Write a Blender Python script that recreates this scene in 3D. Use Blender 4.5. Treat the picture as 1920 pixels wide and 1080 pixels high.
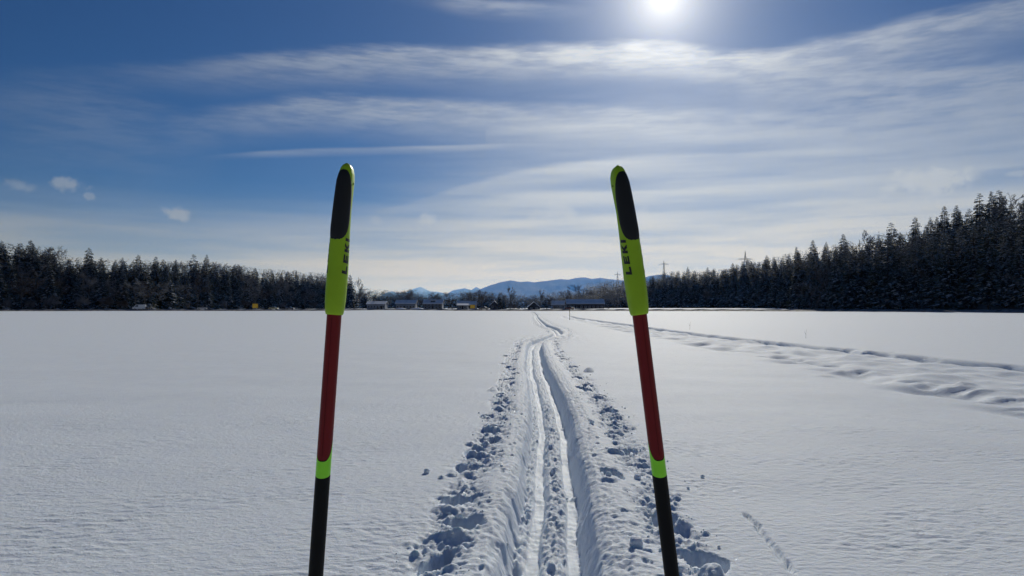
import bpy, bmesh, math, random
import numpy as np
from mathutils import Vector, Matrix

# ------------------------------------------------------------------ camera, sky, sun, exposure
scene = bpy.context.scene
for o in list(bpy.data.objects):
    bpy.data.objects.remove(o)
COL = scene.collection
F = 1400.0                 # focal length in photo pixels (1920 wide)
EYE = 1.35                 # camera height over the field
HOR = 577.5                # photo row of the horizon
PITCH = math.atan((HOR - 540) / F)

cam_data = bpy.data.cameras.new('camera')
cam_data.sensor_fit = 'HORIZONTAL'
cam_data.sensor_width = 36.0
cam_data.lens = 36.0 * F / 1920.0
cam_data.clip_start = 0.05
cam_data.clip_end = 300000.0
cam = bpy.data.objects.new('camera', cam_data)
cam.location = (0, 0, EYE)
cam.rotation_euler = (math.pi / 2 + PITCH, 0, 0)
COL.objects.link(cam)
scene.camera = cam

SUN_AZ, SUN_EL = math.radians(11.6), math.radians(22.4)     # azimuth to the right of +Y
sun_dir = Vector((math.sin(SUN_AZ) * math.cos(SUN_EL), math.cos(SUN_AZ) * math.cos(SUN_EL), math.sin(SUN_EL)))
sun_data = bpy.data.lights.new('sun', 'SUN')
sun_data.energy = 4.5
sun_data.angle = math.radians(0.53)
sun_data.color = (1.0, 0.97, 0.92)
sun = bpy.data.objects.new('sun', sun_data)
sun.rotation_euler = sun_dir.to_track_quat('Z', 'Y').to_euler()
sun.location = (20, 60, 60)
COL.objects.link(sun)

scene.view_settings.view_transform = 'Standard'
scene.view_settings.look = 'None'
scene.view_settings.exposure = -0.54
scene.view_settings.gamma = 1.0
scene.view_settings.use_curve_mapping = False
scene.render.engine = 'CYCLES'
scene.cycles.use_denoising = True
scene.cycles.use_adaptive_sampling = True
scene.cycles.adaptive_threshold = 0.02
scene.cycles.max_bounces = 6
scene.cycles.diffuse_bounces = 3
scene.cycles.transparent_max_bounces = 8
scene.cycles.volume_bounces = 0


class Nodes:
    """Small helper that writes node trees like formulas."""
    def __init__(self, tree):
        self.t = tree
        self.n = tree.nodes
        self.l = tree.links

    def put(self, sock, v):
        if isinstance(v, bpy.types.NodeSocket):
            self.l.new(v, sock)
        elif v is not None:
            sock.default_value = v

    def m(self, op, a, b=None, c=None, clamp=False):
        n = self.n.new('ShaderNodeMath'); n.operation = op; n.use_clamp = clamp
        for i, v in enumerate((a, b, c)):
            if v is not None:
                self.put(n.inputs[i], v)
        return n.outputs[0]

    def add(self, a, b): return self.m('ADD', a, b)
    def sub(self, a, b): return self.m('SUBTRACT', a, b)
    def mul(self, a, b): return self.m('MULTIPLY', a, b)

    def smooth(self, x, a, b, lo=0.0, hi=1.0):
        n = self.n.new('ShaderNodeMapRange'); n.interpolation_type = 'SMOOTHSTEP'
        self.put(n.inputs['Value'], x)
        for k, v in (('From Min', a), ('From Max', b), ('To Min', lo), ('To Max', hi)):
            self.put(n.inputs[k], v)
        return n.outputs['Result']

    def vec(self, x, y, z=0.0):
        n = self.n.new('ShaderNodeCombineXYZ')
        for i, v in enumerate((x, y, z)):
            self.put(n.inputs[i], v)
        return n.outputs[0]

    def noise(self, v, scale, detail=4.0, rough=0.55, dist=0.0):
        n = self.n.new('ShaderNodeTexNoise')
        self.put(n.inputs['Vector'], v)
        n.inputs['Scale'].default_value = scale
        n.inputs['Detail'].default_value = detail
        n.inputs['Roughness'].default_value = rough
        n.inputs['Distortion'].default_value = dist
        return n.outputs[0]

    def mixc(self, f, a, b):
        n = self.n.new('ShaderNodeMix'); n.data_type = 'RGBA'
        self.put(n.inputs[0], f); self.put(n.inputs[6], a); self.put(n.inputs[7], b)
        return n.outputs[2]

    def curve(self, x, pts):
        """Float curve through pts, x and y already in 0..1."""
        n = self.n.new('ShaderNodeFloatCurve')
        c = n.mapping.curves[0]
        while len(c.points) < len(pts):
            c.points.new(0.5, 0.5)
        for p, (a, b) in zip(c.points, pts):
            p.location = (a, b)
            p.handle_type = 'AUTO'
        n.mapping.update()
        self.put(n.inputs['Value'], x)
        return n.outputs[0]


world = bpy.data.worlds.new('World')
scene.world = world
world.use_nodes = True
world.node_tree.nodes.clear()
W = Nodes(world.node_tree)
sky = W.n.new('ShaderNodeTexSky')
sky.sky_type = 'NISHITA'
sky.sun_disc = False
sky.sun_elevation = SUN_EL
sky.sun_rotation = SUN_AZ
sky.altitude = 1200
sky.air_density = 1.0
sky.dust_density = 0.0
sky.ozone_density = 4.0
SKY_STRENGTH = 0.055
tc = W.n.new('ShaderNodeTexCoord')
sep = W.n.new('ShaderNodeSeparateXYZ')
W.l.new(tc.outputs['Generated'], sep.inputs[0])
DEG = 180 / math.pi
az = W.mul(W.m('ARCTAN2', sep.outputs[0], sep.outputs[1]), DEG)       # degrees, + to the right
el = W.mul(W.m('ARCSINE', sep.outputs[2]), DEG)


def azel(px, py):
    x = (px - 960) / F
    return math.degrees(math.atan(x)), math.degrees(math.atan((HOR - py) / F / math.sqrt(1 + x * x)))


AZR, ELR, THR = 45.0, 30.0, 8.0
azn = W.m('DIVIDE', W.add(az, AZR), 2 * AZR)
P = W.vec(az, el, 0.0)
# slow sway of everything and fine slanted fibres
sway = W.sub(W.noise(P, 0.16, 3.0, 0.5), 0.5)


def fibre(angle, sx, sy, scale, detail=5.0, rough=0.6, dist=0.0, off=0.0):
    mp = W.n.new('ShaderNodeMapping')
    W.l.new(P, mp.inputs['Vector'])
    mp.inputs['Rotation'].default_value = (0, 0, math.radians(angle))
    mp.inputs['Scale'].default_value = (sx, sy, 1)
    mp.inputs['Location'].default_value = (off, off * 0.7, off * 1.3)
    return W.noise(mp.outputs[0], scale, detail, rough, dist)


fa = fibre(30, 0.26, 1.5, 0.95, 5.0, 0.52)          # feathers falling to the right
fa = W.add(W.mul(fa, 0.72), W.mul(fibre(26, 0.5, 3.4, 1.5, 4.0, 0.6, off=21), 0.28))
fb = fibre(4, 0.10, 1.3, 0.7, 4.0, 0.5, off=7)    # long level streaks
fc = fibre(-20, 0.5, 1.2, 1.6, off=13)


def band(rows, warp, fib, fmix):
    """rows: (px, py of the upper edge, thickness px, strength) along a cirrus band."""
    t_, h_, s_ = [], [], []
    for px, py, th, st in rows:
        a, e = azel(px, py)
        an = (a + AZR) / (2 * AZR)
        t_.append((an, e / ELR)); h_.append((an, th * 0.0409 / THR)); s_.append((an, st))
    top = W.mul(W.curve(azn, t_), ELR)
    th = W.mul(W.curve(azn, h_), THR)
    st = W.curve(azn, s_)
    w = W.add(W.mul(sway, warp), W.mul(W.sub(fib, 0.5), warp * 1.3))
    t = W.m('DIVIDE', W.add(W.sub(top, el), w), th)
    prof = W.mul(W.smooth(t, -0.05, 0.28), W.smooth(t, 0.25, 1.15, 1.0, 0.0))
    tex = W.add(1.0 - fmix, W.mul(W.smooth(fib, 0.34, 0.66), fmix * 1.25))
    return W.mul(W.mul(prof, st), tex)


dens = []
dens.append(band([(0, 112, 60, 0), (250, 108, 60, 0.12), (420, 95, 75, 0.3), (620, 80, 80, 0.5), (960, 74, 80, 0.7), (1240, 70, 75, 0.85),
                  (1420, 84, 80, 0.7), (1560, 60, 85, 0.6), (1720, 22, 85, 0.55), (1920, -22, 80, 0.45), (2150, -60, 80, 0)], 0.55, fa, 0.55))
dens.append(band([(300, 205, 70, 0), (430, 188, 80, 0.25), (610, 168, 85, 0.5), (800, 178, 85, 0.55), (960, 184, 80, 0.5), (1250, 190, 90, 0.45),
                  (1500, 200, 90, 0.25), (1800, 190, 80, 0)], 0.5, fa, 0.55))
dens.append(band([(360, 290, 14, 0), (440, 284, 13, 0.12), (540, 277, 17, 0.4), (720, 272, 17, 0.5), (880, 268, 15, 0.42), (960, 266, 12, 0.15), (1060, 266, 10, 0)], 0.10, fb, 0.5))
dens.append(band([(640, 412, 20, 0), (760, 378, 24, 0.12), (880, 340, 32, 0.4), (1000, 310, 40, 0.7), (1160, 290, 38, 0.7), (1500, 278, 34, 0.4), (1700, 270, 24, 0)], 0.14, fb, 0.45))
dens.append(band([(660, 396, 20, 0), (800, 376, 26, 0.15), (980, 360, 34, 0.5), (1200, 350, 40, 0.75), (1500, 332, 34, 0.7), (1640, 322, 26, 0.35), (1750, 318, 20, 0)], 0.12, fb, 0.4))
dens.append(band([(900, 240, 30, 0), (1040, 228, 40, 0.35), (1300, 226, 44, 0.45), (1520, 232, 26, 0.25), (1600, 236, 20, 0)], 0.2, fb, 0.5))
dens.append(band([(1380, 120, 200, 0), (1500, 90, 200, 0.28), (1700, 85, 200, 0.4), (1920, 90, 200, 0.4), (2100, 100, 200, 0.1)], 0.9, fa, 0.7))
dens.append(band([(700, -40, 30, 0), (800, -26, 34, 0.12), (900, -14, 40, 0.35), (1000, -6, 36, 0.2), (1120, 4, 26, 0)], 0.2, fa, 0.6))
dens.append(band([(-60, 110, 190, 0.0), (0, 120, 190, 0.1), (160, 140, 190, 0.16), (330, 190, 150, 0.1), (420, 200, 140, 0)], 1.2, fa, 0.6))
# thin high cloud everywhere: thicker low over the plain and towards the sun, in long streaks
lowv = W.smooth(el, 13.5, 1.0)
sunside = W.smooth(az, -26.0, 6.0)
veil = W.mul(W.add(W.mul(lowv, 0.80), W.mul(W.mul(sunside, W.smooth(el, 20.5, 9.5)), 0.52)), W.add(0.58, W.mul(W.smooth(fb, 0.28, 0.72), 0.48)))
left_clear = W.smooth(el, W.mul(W.smooth(az, 2.0, -16.0), 6.2), W.add(W.mul(W.smooth(az, 2.0, -16.0), 7.5), 0.01), 1.0, 0.0)
veil_left = W.mul(W.smooth(az, 2.0, -14.0), W.smooth(el, 4.5, 9.5))
veil = W.mul(veil, W.sub(1.0, W.mul(veil_left, 0.85)))
dens.append(veil)


puff_noise = W.sub(fibre(0, 1, 1, 0.9, 4.0, 0.6, 0.0, 4.0), 0.5)


def puff(px, py, rx, ry, st, seed):
    a, e = azel(px, py)
    n = puff_noise
    dx = W.m('DIVIDE', W.sub(az, a), rx * 0.0409)
    dy = W.m('DIVIDE', W.sub(el, e), ry * 0.0409)
    r = W.m('SQRT', W.add(W.mul(dx, dx), W.mul(dy, dy)))
    return W.mul(W.smooth(W.add(r, W.mul(n, 2.6)), 1.1, 0.25), st)


for i, (px, py, rx, ry, st) in enumerate([(36, 348, 24, 12, .30), (122, 344, 28, 13, .5), (163, 367, 10, 7, .32), (332, 400, 25, 13, .5), (800, 410, 22, 11, .5),
                                          (706, 412, 16, 12, .25), (1040, 398, 46, 20, .5), (1745, 338, 70, 25, .95), (1205, 398, 16, 9, .3),
                                          (1075, 518, 14, 9, .8), (1098, 516, 13, 9, .8), (1120, 519, 9, 6, .6), (1258, 506, 40, 14, .6), (1912, 324, 20, 5, .4)]):
    dens.append(puff(px, py, rx, ry, st, 3.1 * i + 1))
clear = None
for d in dens:
    k = W.m('SUBTRACT', 1.0, d, clamp=True)
    clear = k if clear is None else W.mul(clear, k)
cloud = W.m('SUBTRACT', 1.0, clear, clamp=True)
# light scattered by the thin cloud: strongest close to the sun
dotn = W.n.new('ShaderNodeVectorMath'); dotn.operation = 'DOT_PRODUCT'
W.l.new(tc.outputs['Generated'], dotn.inputs[0]); dotn.inputs[1].default_value = sun_dir
gam = W.mul(W.m('ARCCOSINE', W.m('MINIMUM', dotn.outputs['Value'], 0.9999999)), DEG)
glow1 = W.m('EXPONENT', W.mul(gam, -1 / 17.0))
glow2 = W.m('EXPONENT', W.mul(gam, -1 / 2.3))
glow3 = W.m('EXPONENT', W.mul(gam, -1 / 9.0))


def scaled(col, f):
    n = W.n.new('ShaderNodeVectorMath'); n.operation = 'SCALE'
    W.put(n.inputs[0], col); W.put(n.inputs['Scale'], f)
    return n.outputs[0]


def vadd(a, b):
    n = W.n.new('ShaderNodeVectorMath'); n.operation = 'ADD'
    W.put(n.inputs[0], a); W.put(n.inputs[1], b)
    return n.outputs[0]


lowf = W.smooth(el, 9.0, 1.5)
veil_col = W.n.new('ShaderNodeMix'); veil_col.data_type = 'VECTOR'
W.put(veil_col.inputs[0], lowf); veil_col.inputs[4].default_value = (0.40, 0.455, 0.52); veil_col.inputs[5].default_value = (0.70, 0.645, 0.50)
cloud_col = vadd(veil_col.outputs[1], scaled((0.85, 0.79, 0.68), glow1))
tint = W.n.new('ShaderNodeVectorMath'); tint.operation = 'MULTIPLY'
W.l.new(sky.outputs[0], tint.inputs[0]); tint.inputs[1].default_value = (0.29, 0.54, 0.84)
base = scaled(tint.outputs[0], SKY_STRENGTH)
mixv = W.n.new('ShaderNodeMix'); mixv.data_type = 'VECTOR'
W.put(mixv.inputs[0], cloud); W.put(mixv.inputs[4], base); W.put(mixv.inputs[5], cloud_col)
disc = W.smooth(gam, 0.55, 0.25)
aure = vadd(scaled((0.95, 0.9, 0.8), W.add(W.mul(glow2, 1.75), W.mul(disc, 25.0))), scaled((0.36, 0.40, 0.44), glow3))
total = vadd(mixv.outputs[1], aure)
bg = W.n.new('ShaderNodeBackground')
W.l.new(total, bg.inputs['Color']); bg.inputs['Strength'].default_value = 1.0
wo = W.n.new('ShaderNodeOutputWorld')
W.l.new(bg.outputs[0], wo.inputs['Surface'])
world.cycles.sampling_method = 'MANUAL'
world.cycles.sample_map_resolution = 1024

# ------------------------------------------------------------------ helpers
rng = np.random.default_rng(7)
random.seed(7)


def wx(px, D):
    """World X of photo column px at distance D."""
    return (px - 960) / F * D


def wz(py, D):
    """World height of photo row py at distance D."""
    return EYE + (HOR - py) / F * D


def tag(o, label=None, cat=None, group=None, kind=None):
    if label: o['label'] = label
    if cat: o['category'] = cat
    if group: o['group'] = group
    if kind: o['kind'] = kind
    return o


def mesh_obj(name, verts, faces, mats, parent=None, fmat=None, smooth=False):
    me = bpy.data.meshes.new(name)
    me.from_pydata([tuple(v) for v in verts], [], [tuple(f) for f in faces])
    for m in (mats if isinstance(mats, (list, tuple)) else [mats]):
        me.materials.append(m)
    if fmat is not None:
        me.polygons.foreach_set('material_index', np.asarray(fmat, dtype=np.int32))
    if smooth:
        me.polygons.foreach_set('use_smooth', np.ones(len(me.polygons), dtype=bool))
    me.update()
    o = bpy.data.objects.new(name, me)
    COL.objects.link(o)
    if parent is not None:
        o.parent = parent
    return o


def empty(name, loc=(0, 0, 0), rz=0.0):
    o = bpy.data.objects.new(name, None)
    o.empty_display_size = 0.3
    o.location = loc
    o.rotation_euler = (0, 0, rz)
    COL.objects.link(o)
    return o


class MB:
    """Collects simple solids for one mesh part."""
    def __init__(self):
        self.v, self.f, self.fm = [], [], []

    def poly(self, pts, faces, mi=0):
        b = len(self.v)
        self.v += [tuple(p) for p in pts]
        self.f += [tuple(i + b for i in f) for f in faces]
        self.fm += [mi] * len(faces)

    def box(self, x0, x1, y0, y1, z0, z1, mi=0):
        self.poly([(x0, y0, z0), (x1, y0, z0), (x1, y1, z0), (x0, y1, z0), (x0, y0, z1), (x1, y0, z1), (x1, y1, z1), (x0, y1, z1)],
                  [(0, 3, 2, 1), (4, 5, 6, 7), (0, 1, 5, 4), (1, 2, 6, 5), (2, 3, 7, 6), (3, 0, 4, 7)], mi)

    def tube(self, pts, radii, n=6, mi=0, cap=True):
        b = len(self.v)
        for i, (p, r) in enumerate(zip(pts, radii)):
            p = Vector(p)
            d = (Vector(pts[min(i + 1, len(pts) - 1)]) - Vector(pts[max(i - 1, 0)]))
            d = d.normalized() if d.length > 1e-9 else Vector((0, 0, 1))
            u = d.cross(Vector((0.31, 0.95, 0.02)))
            if u.length < 1e-3:
                u = d.cross(Vector((1, 0, 0)))
            u.normalize(); w = d.cross(u)
            for k in range(n):
                a = 2 * math.pi * k / n
                self.v.append(tuple(p + u * (r * math.cos(a)) + w * (r * math.sin(a))))
        for i in range(len(pts) - 1):
            for k in range(n):
                a0 = b + i * n + k; a1 = b + i * n + (k + 1) % n
                self.f.append((a0, a1, a1 + n, a0 + n)); self.fm.append(mi)
        if cap:
            self.f.append(tuple(b + k for k in reversed(range(n)))); self.fm.append(mi)
            e = b + (len(pts) - 1) * n
            self.f.append(tuple(e + k for k in range(n))); self.fm.append(mi)

    def build(self, name, mats, parent=None, smooth=False):
        return mesh_obj(name, self.v, self.f, mats, parent, self.fm, smooth)


def material(name, col, rough=0.6, spec=0.5, metal=0.0, vary=0.0, scale=4.0, bump=0.0, bscale=30.0, coat=0.0):
    """Principled material with procedural colour variation and fine relief."""
    m = bpy.data.materials.new(name); m.use_nodes = True
    N = Nodes(m.node_tree)
    b = N.n['Principled BSDF']
    b.inputs['Roughness'].default_value = rough
    b.inputs['Specular IOR Level'].default_value = spec
    b.inputs['Metallic'].default_value = metal
    b.inputs['Coat Weight'].default_value = coat
    c = (*col, 1.0)
    tcn = N.n.new('ShaderNodeTexCoord')
    if vary > 0:
        f = N.noise(tcn.outputs['Object'], scale, 5.0, 0.6)
        lo = tuple(max(0, x * (1 - vary)) for x in col) + (1,)
        hi = tuple(min(1, x * (1 + vary)) for x in col) + (1,)
        N.put(b.inputs['Base Color'], N.mixc(N.smooth(f, 0.3, 0.7), lo, hi))
    else:
        b.inputs['Base Color'].default_value = c
    if bump > 0:
        bn = N.n.new('ShaderNodeBump'); bn.inputs['Strength'].default_value = 1.0; bn.inputs['Distance'].default_value = bump
        N.put(bn.inputs['Height'], N.noise(tcn.outputs['Object'], bscale, 4.0, 0.6))
        N.l.new(bn.outputs[0], b.inputs['Normal'])
    return m


# ------------------------------------------------------------------ numpy gradient noise
_perm = rng.permutation(4096)
_ang = rng.uniform(0, 2 * np.pi, 4096)
_gx, _gy = np.cos(_ang), np.sin(_ang)


def perlin(x, y, seed=0):
    xi = np.floor(x).astype(np.int64); yi = np.floor(y).astype(np.int64)
    xf = x - xi; yf = y - yi

    def g(ix, iy, dx, dy):
        h = _perm[(_perm[(ix + seed * 131) & 4095] + iy) & 4095]
        return _gx[h] * dx + _gy[h] * dy
    u = xf * xf * xf * (xf * (xf * 6 - 15) + 10); v = yf * yf * yf * (yf * (yf * 6 - 15) + 10)
    a = g(xi, yi, xf, yf); b = g(xi + 1, yi, xf - 1, yf); c = g(xi, yi + 1, xf, yf - 1); d = g(xi + 1, yi + 1, xf - 1, yf - 1)
    return ((a + (b - a) * u) * (1 - v) + (c + (d - c) * u) * v) * 1.5


def fbm(x, y, seed=0, octaves=4, gain=0.5):
    s = np.zeros_like(x); a = 1.0
    for k in range(octaves):
        s += a * perlin(x * 2 ** k + 17.3 * k, y * 2 ** k - 9.1 * k, seed + k); a *= gain
    return s


def sstep(x, a, b):
    t = np.clip((x - a) / (b - a), 0, 1)
    return t * t * (3 - 2 * t)


# ------------------------------------------------------------------ the snow field: one sheet to the horizon
TRK_Y = [-20, 0, 3, 4.5, 5.4, 7, 10.1, 14, 18.5, 27.5, 31, 36, 40, 48, 60, 84, 110, 145, 200, 400]
TRK_X = [-0.6, -0.02, 0.165, 0.247, 0.313, 0.395, 0.53, 0.57, 0.60, 0.83, 1.1, 1.95, 2.5, 2.8, 2.55, 3.0, 3.6, 4.7, 6.0, 9.0]


def track_x(y):
    fine = np.linspace(-20, 400, 4201)
    vals = np.interp(fine, TRK_Y, TRK_X)
    k = 25
    k = 9
    vals = np.convolve(np.pad(vals, k, mode='edge'), np.ones(2 * k + 1) / (2 * k + 1), mode='valid')
    return np.interp(y, fine, vals)


ROAD = [(-700, 296), (-100, 318), (0, 325), (265, 340), (400, 348), (640, 352), (900, 350), (1060, 345), (1216, 338), (1350, 325), (1500, 303), (1700, 262), (1950, 214), (2300, 190)]
ROAD_XY = np.array([(wx(p, D), D) for p, D in ROAD])


def road_y(x):
    return np.interp(x, ROAD_XY[:, 0], ROAD_XY[:, 1])


def ground_z(x, y):
    """Broad lie of the land (without track and snow texture)."""
    x = np.asarray(x, float); y = np.asarray(y, float)
    past = sstep(y - road_y(x), -4, 14)
    z = past * 0.62
    z = z + 0.55 * np.exp(-((x + 48) / 34) ** 2 - ((y - 285) / 40) ** 2)
    z = z + sstep(y, 15, 60) * (1 - past) * 0.10 * perlin(x / 40.0 + 3.3, y / 60.0 + 1.7, 41)
    z = z + 0.60 * sstep(y - road_y(x), 16, 110) * sstep(x, 40, 80)
    return z


def build_snow():
    def prog(a, b, r):
        n = max(2, int(round(math.log(b / a) / r)))
        return list(a * (b / a) ** (np.arange(n) / n))
    rows = [-60000, -20000, -6000, -2000, -600, -200, -80, -40, -20, -10, -6, -4, -2.5, -1.5]
    rows += list(np.arange(-1.0, 2.6, 0.09))
    rows += prog(2.6, 12, 0.0040) + prog(12, 60, 0.0080) + prog(60, 400, 0.020) + prog(400, 60000, 0.12) + [60000]
    Y = np.array(rows)
    half = list(np.arange(0.004, 1.15, 0.008)) + prog(1.15, 4, 0.0125) + prog(4, 14, 0.0095) + prog(14, 60000, 0.075) + [60000]
    half = np.array(half)
    S = np.concatenate([-half[::-1], half])
    nr, nc = len(Y), len(S)
    YY, SS = np.meshgrid(Y, S, indexing='ij')
    # rows wobble so that no row line shows
    XX = track_x(np.clip(YY, -20, 400)) + SS
    near = (YY > -3) & (YY < 420) & (np.abs(SS) < 400)
    Z = np.zeros_like(XX)
    packed = np.zeros_like(XX)
    x = XX[near]; y = YY[near]; s = SS[near]
    z = ground_z(x, y)
    # soft wind texture of the untouched crust, long across the view
    nearfade = 1 - sstep(y, 10, 60)
    z += 0.012 * fbm(x / 2.6, y / 2.2, 3, 2) * (1 - sstep(y, 60, 140))
    z += 0.0058 * fbm(x / 0.085, y / 0.055, 11, 3) * (1 - sstep(y, 6, 16)) * (0.35 + 0.9 * sstep(perlin(x / 1.1, y / 0.8, 5), -0.3, 0.6))
    # patches of wind-scoured ripples
    z += 0.004 * np.maximum(0, fbm(x / 0.25, y / 0.10, 15, 2)) * sstep(perlin(x / 2.5, y / 1.4, 9), 0.1, 0.55) * nearfade
    # --- ski trench
    along = 1 - sstep(y, 170, 330)
    ws = s + 0.030 * perlin(y / 1.6, y * 0 + 2.2, 21) + 0.016 * fbm(x / 0.22, y / 0.22, 22, 3) * sstep(np.abs(s), 0.17, 0.32) + 0.006 * fbm(x / 0.07, y / 0.3, 25, 2)
    ks = np.array([-.95, -.62, -.46, -.36, -.30, -.265, -.245, -.178, -.165, -.090, -.076, -.04, .03, .076, .090, .163, .175, .19, .228, .258, .315, .44, .62, .95])
    kz = np.array([0, .012, .034, .026, -.045, -.165, -.225, -.230, -.262, -.265, -.222, -.192, -.188, -.212, -.262, -.265, -.245, -.195, -.085, -.015, .026, .036, .012, 0])
    prof = np.interp(ws, ks, kz)
    depth = along * (0.90 + 0.12 * perlin(y / 3.0, y * 0 + 5.5, 23))
    # the second leg beyond the bend is shallower
    depth = depth * (1 - 0.3 * sstep(y, 28, 36))
    z += prof * depth
    inside = sstep(-np.abs(ws + 0.04), -0.24, -0.20)
    groove = np.maximum(sstep(-np.abs(ws + 0.127), -0.046, -0.034), sstep(-np.abs(ws - 0.126), -0.046, -0.034))
    z += along * nearfade * inside * (1 - groove) * (0.019 * fbm(x / 0.055, y / 0.10, 31, 3) + 0.014 * perlin(x / 0.03, y / 0.3, 33))
    z += along * groove * (0.0022 * perlin(x / 0.008, y / 1.2, 35) + 0.010 * fbm(x / 0.12, y / 0.5, 38, 3))
    packed[near] = groove * along * (0.75 + 0.25 * perlin(x / 0.05, y / 0.5, 36))
    wall = np.maximum(sstep(-np.abs(ws + 0.25), -0.07, -0.03), sstep(-np.abs(ws - 0.235), -0.06, -0.02))
    z += along * wall * nearfade * 0.016 * fbm(x / 0.045, y / 0.07, 39, 3)
    # crumbly lips
    lip = np.exp(-((np.abs(ws - 0.03) - 0.34) / 0.10) ** 2)
    z += along * lip * 0.012 * fbm(x / 0.05, y / 0.08, 37, 3)
    # --- churned bands left and right where the poles were planted
    for c0, wd, sd in ((-0.66, 0.17, 51), (0.72, 0.17, 61)):
        wob = c0 + 0.10 * perlin(y / 1.3, y * 0 + sd, sd)
        wd2 = wd * (1 + 0.5 * perlin(y / 0.9, y * 0 + 3.1, sd + 1)) * (1 + 0.4 * sstep(y, 26, 36))
        b = np.exp(-np.abs((s - wob) / np.maximum(wd2, 0.05)) ** 3) * along * (0.45 + 0.55 * sstep(perlin(x / 0.5, y / 0.7, sd + 2), -0.35, 0.25))
        n1 = fbm(x / 0.11, y / 0.15, sd + 3, 4, 0.55)
        z += b * (0.031 * n1 - 0.024 * np.abs(fbm(x / 0.07, y / 0.09, sd + 4, 3)) - 0.015)
    # the trampled bend
    bend = np.exp(-((y - 33) / 4.5) ** 2 - (s / 1.5) ** 2)
    z += bend * 0.06 * fbm(x / 0.35, y / 0.5, 71, 3)
    # --- old snowed-in trail on the right
    ty = np.array([6, 10, 13, 17, 24, 34, 44, 70, 105, 140]); ta = np.array([13.2, 12.4, 12.0, 11.5, 10.7, 9.8, 9.2, 9.0, 9.0, 10.5]); tb = np.array([6.6, 6.95, 7.1, 7.3, 7.2, 6.9, 6.7, 6.8, 7.4, 9.0])
    ca = np.interp(y, ty, ta) + 0.16 * perlin(y / 2.2, y * 0, 81) ; cb = np.interp(y, ty, tb) + 0.2 * perlin(y / 1.7, y * 0, 82)
    tr = sstep(y, 5, 8) * (1 - sstep(y, 110, 150))
    da = x - ca
    z -= tr * 0.29 * np.exp(-np.where(da > 0, (da / 0.15) ** 2, (da / 0.6) ** 2)) * (0.75 + 0.35 * perlin(x / 1.0, y / 1.3, 83))
    z += tr * 0.03 * np.exp(-((da - 0.45) / 0.3) ** 2)
    mid = sstep(x, cb - 0.2, cb + 0.6) * (1 - sstep(x, ca - 0.6, ca - 0.1))
    z += tr * mid * (0.09 * perlin(x / 1.0, y / 1.5, 84) + 0.02 * fbm(x / 0.35, y / 0.5, 87, 2) + 0.02)
    z -= tr * 0.13 * np.exp(-np.where(x > cb, ((x - cb) / 0.28) ** 2, ((x - cb) / 0.6) ** 2)) * sstep(perlin(x / 1.2, y / 1.6, 85), -0.15, 0.5)
    z += tr * mid * sstep(y, 20, 40) * 0.05 * fbm(x / 0.5, y / 0.7, 86, 3)
    # faint animal track crossing the left part of the field
    ly = 82 + 0.06 * x + 1.5 * perlin(x / 14.0, x * 0, 88)
    z -= 0.16 * np.exp(-((y - ly) / 0.8) ** 2) * sstep(perlin(x / 2.0, y * 0, 89), -0.2, 0.3) * (x < -8)
    Z[near] = z
    Z[~near] = ground_z(XX[~near], YY[~near])
    far = np.hypot(XX, YY) > 1500
    Z[far] = 0.6

    # --- stamps: holes, lumps and drag marks (rows and columns are sorted, so a stamp is a slice)
    r2 = np.random.default_rng(21)

    def stamp(sx, sy, rx, ry, h, power=1.0, rot=0.0, mode='bump'):
        R = max(rx, ry) * 1.15
        j0, j1 = np.searchsorted(Y, [sy - R, sy + R]); k0, k1 = np.searchsorted(S, [sx - R, sx + R])
        if j1 - j0 < 2 or k1 - k0 < 2:
            return
        dy = YY[j0:j1, k0:k1] - sy; dx = SS[j0:j1, k0:k1] - sx
        cr, sr = math.cos(rot), math.sin(rot)
        a = (dx * cr + dy * sr) / rx; b = (-dx * sr + dy * cr) / ry
        q = a * a + b * b
        q = q * (1 + 0.5 * perlin(dx / (0.6 * rx) + sx * 7, dy / (0.6 * ry) + sy * 5, 91))
        Z[j0:j1, k0:k1] += h * np.clip(1 - q, 0, 1) ** power
    yy = 2.4
    while yy < 150:                                   # pole holes
        for c0, sg in ((-0.66, -1), (0.72, 1)):
            if r2.random() < 0.85:
                sx = c0 + r2.normal(0, 0.09); sy = yy + r2.uniform(-0.2, 0.2)
                stamp(sx, sy, r2.uniform(0.06, 0.12), r2.uniform(0.12, 0.26), -r2.uniform(0.09, 0.19), 0.55, sg * r2.uniform(-0.2, 0.5))
                stamp(sx + r2.normal(0, 0.04), sy - r2.uniform(0.14, 0.25), r2.uniform(0.06, 0.12), r2.uniform(0.05, 0.10), r2.uniform(0.02, 0.06), 0.6)
        yy += r2.uniform(0.50, 1.0) * (1 + yy / 60)
    for i in range(330):                             # lumps of thrown snow
        sy = 2.6 * (70 / 2.6) ** r2.random()
        side = r2.random() < 0.5
        sx = (-0.66 if side else 0.74) + r2.normal(0, 0.12)
        rr = 0.010 + 0.030 * r2.random() ** 2.2 * (1 + sy / 60)
        stamp(sx, sy, rr, rr * r2.uniform(0.8, 1.4), rr * r2.uniform(0.3, 0.9), 0.7, r2.uniform(0, 3))
    for i in range(240):                              # crumbs that fell into the trench
        sy = 2.6 * (28 / 2.6) ** r2.random()
        sx = r2.choice([-0.21, 0.0, 0.0, 0.03, -0.02, 0.17]) + r2.normal(0, 0.022)
        rr = r2.uniform(0.010, 0.034)
        stamp(sx, sy, rr, rr * r2.uniform(0.8, 1.6), rr * r2.uniform(0.5, 1.0), 0.6)
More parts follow.
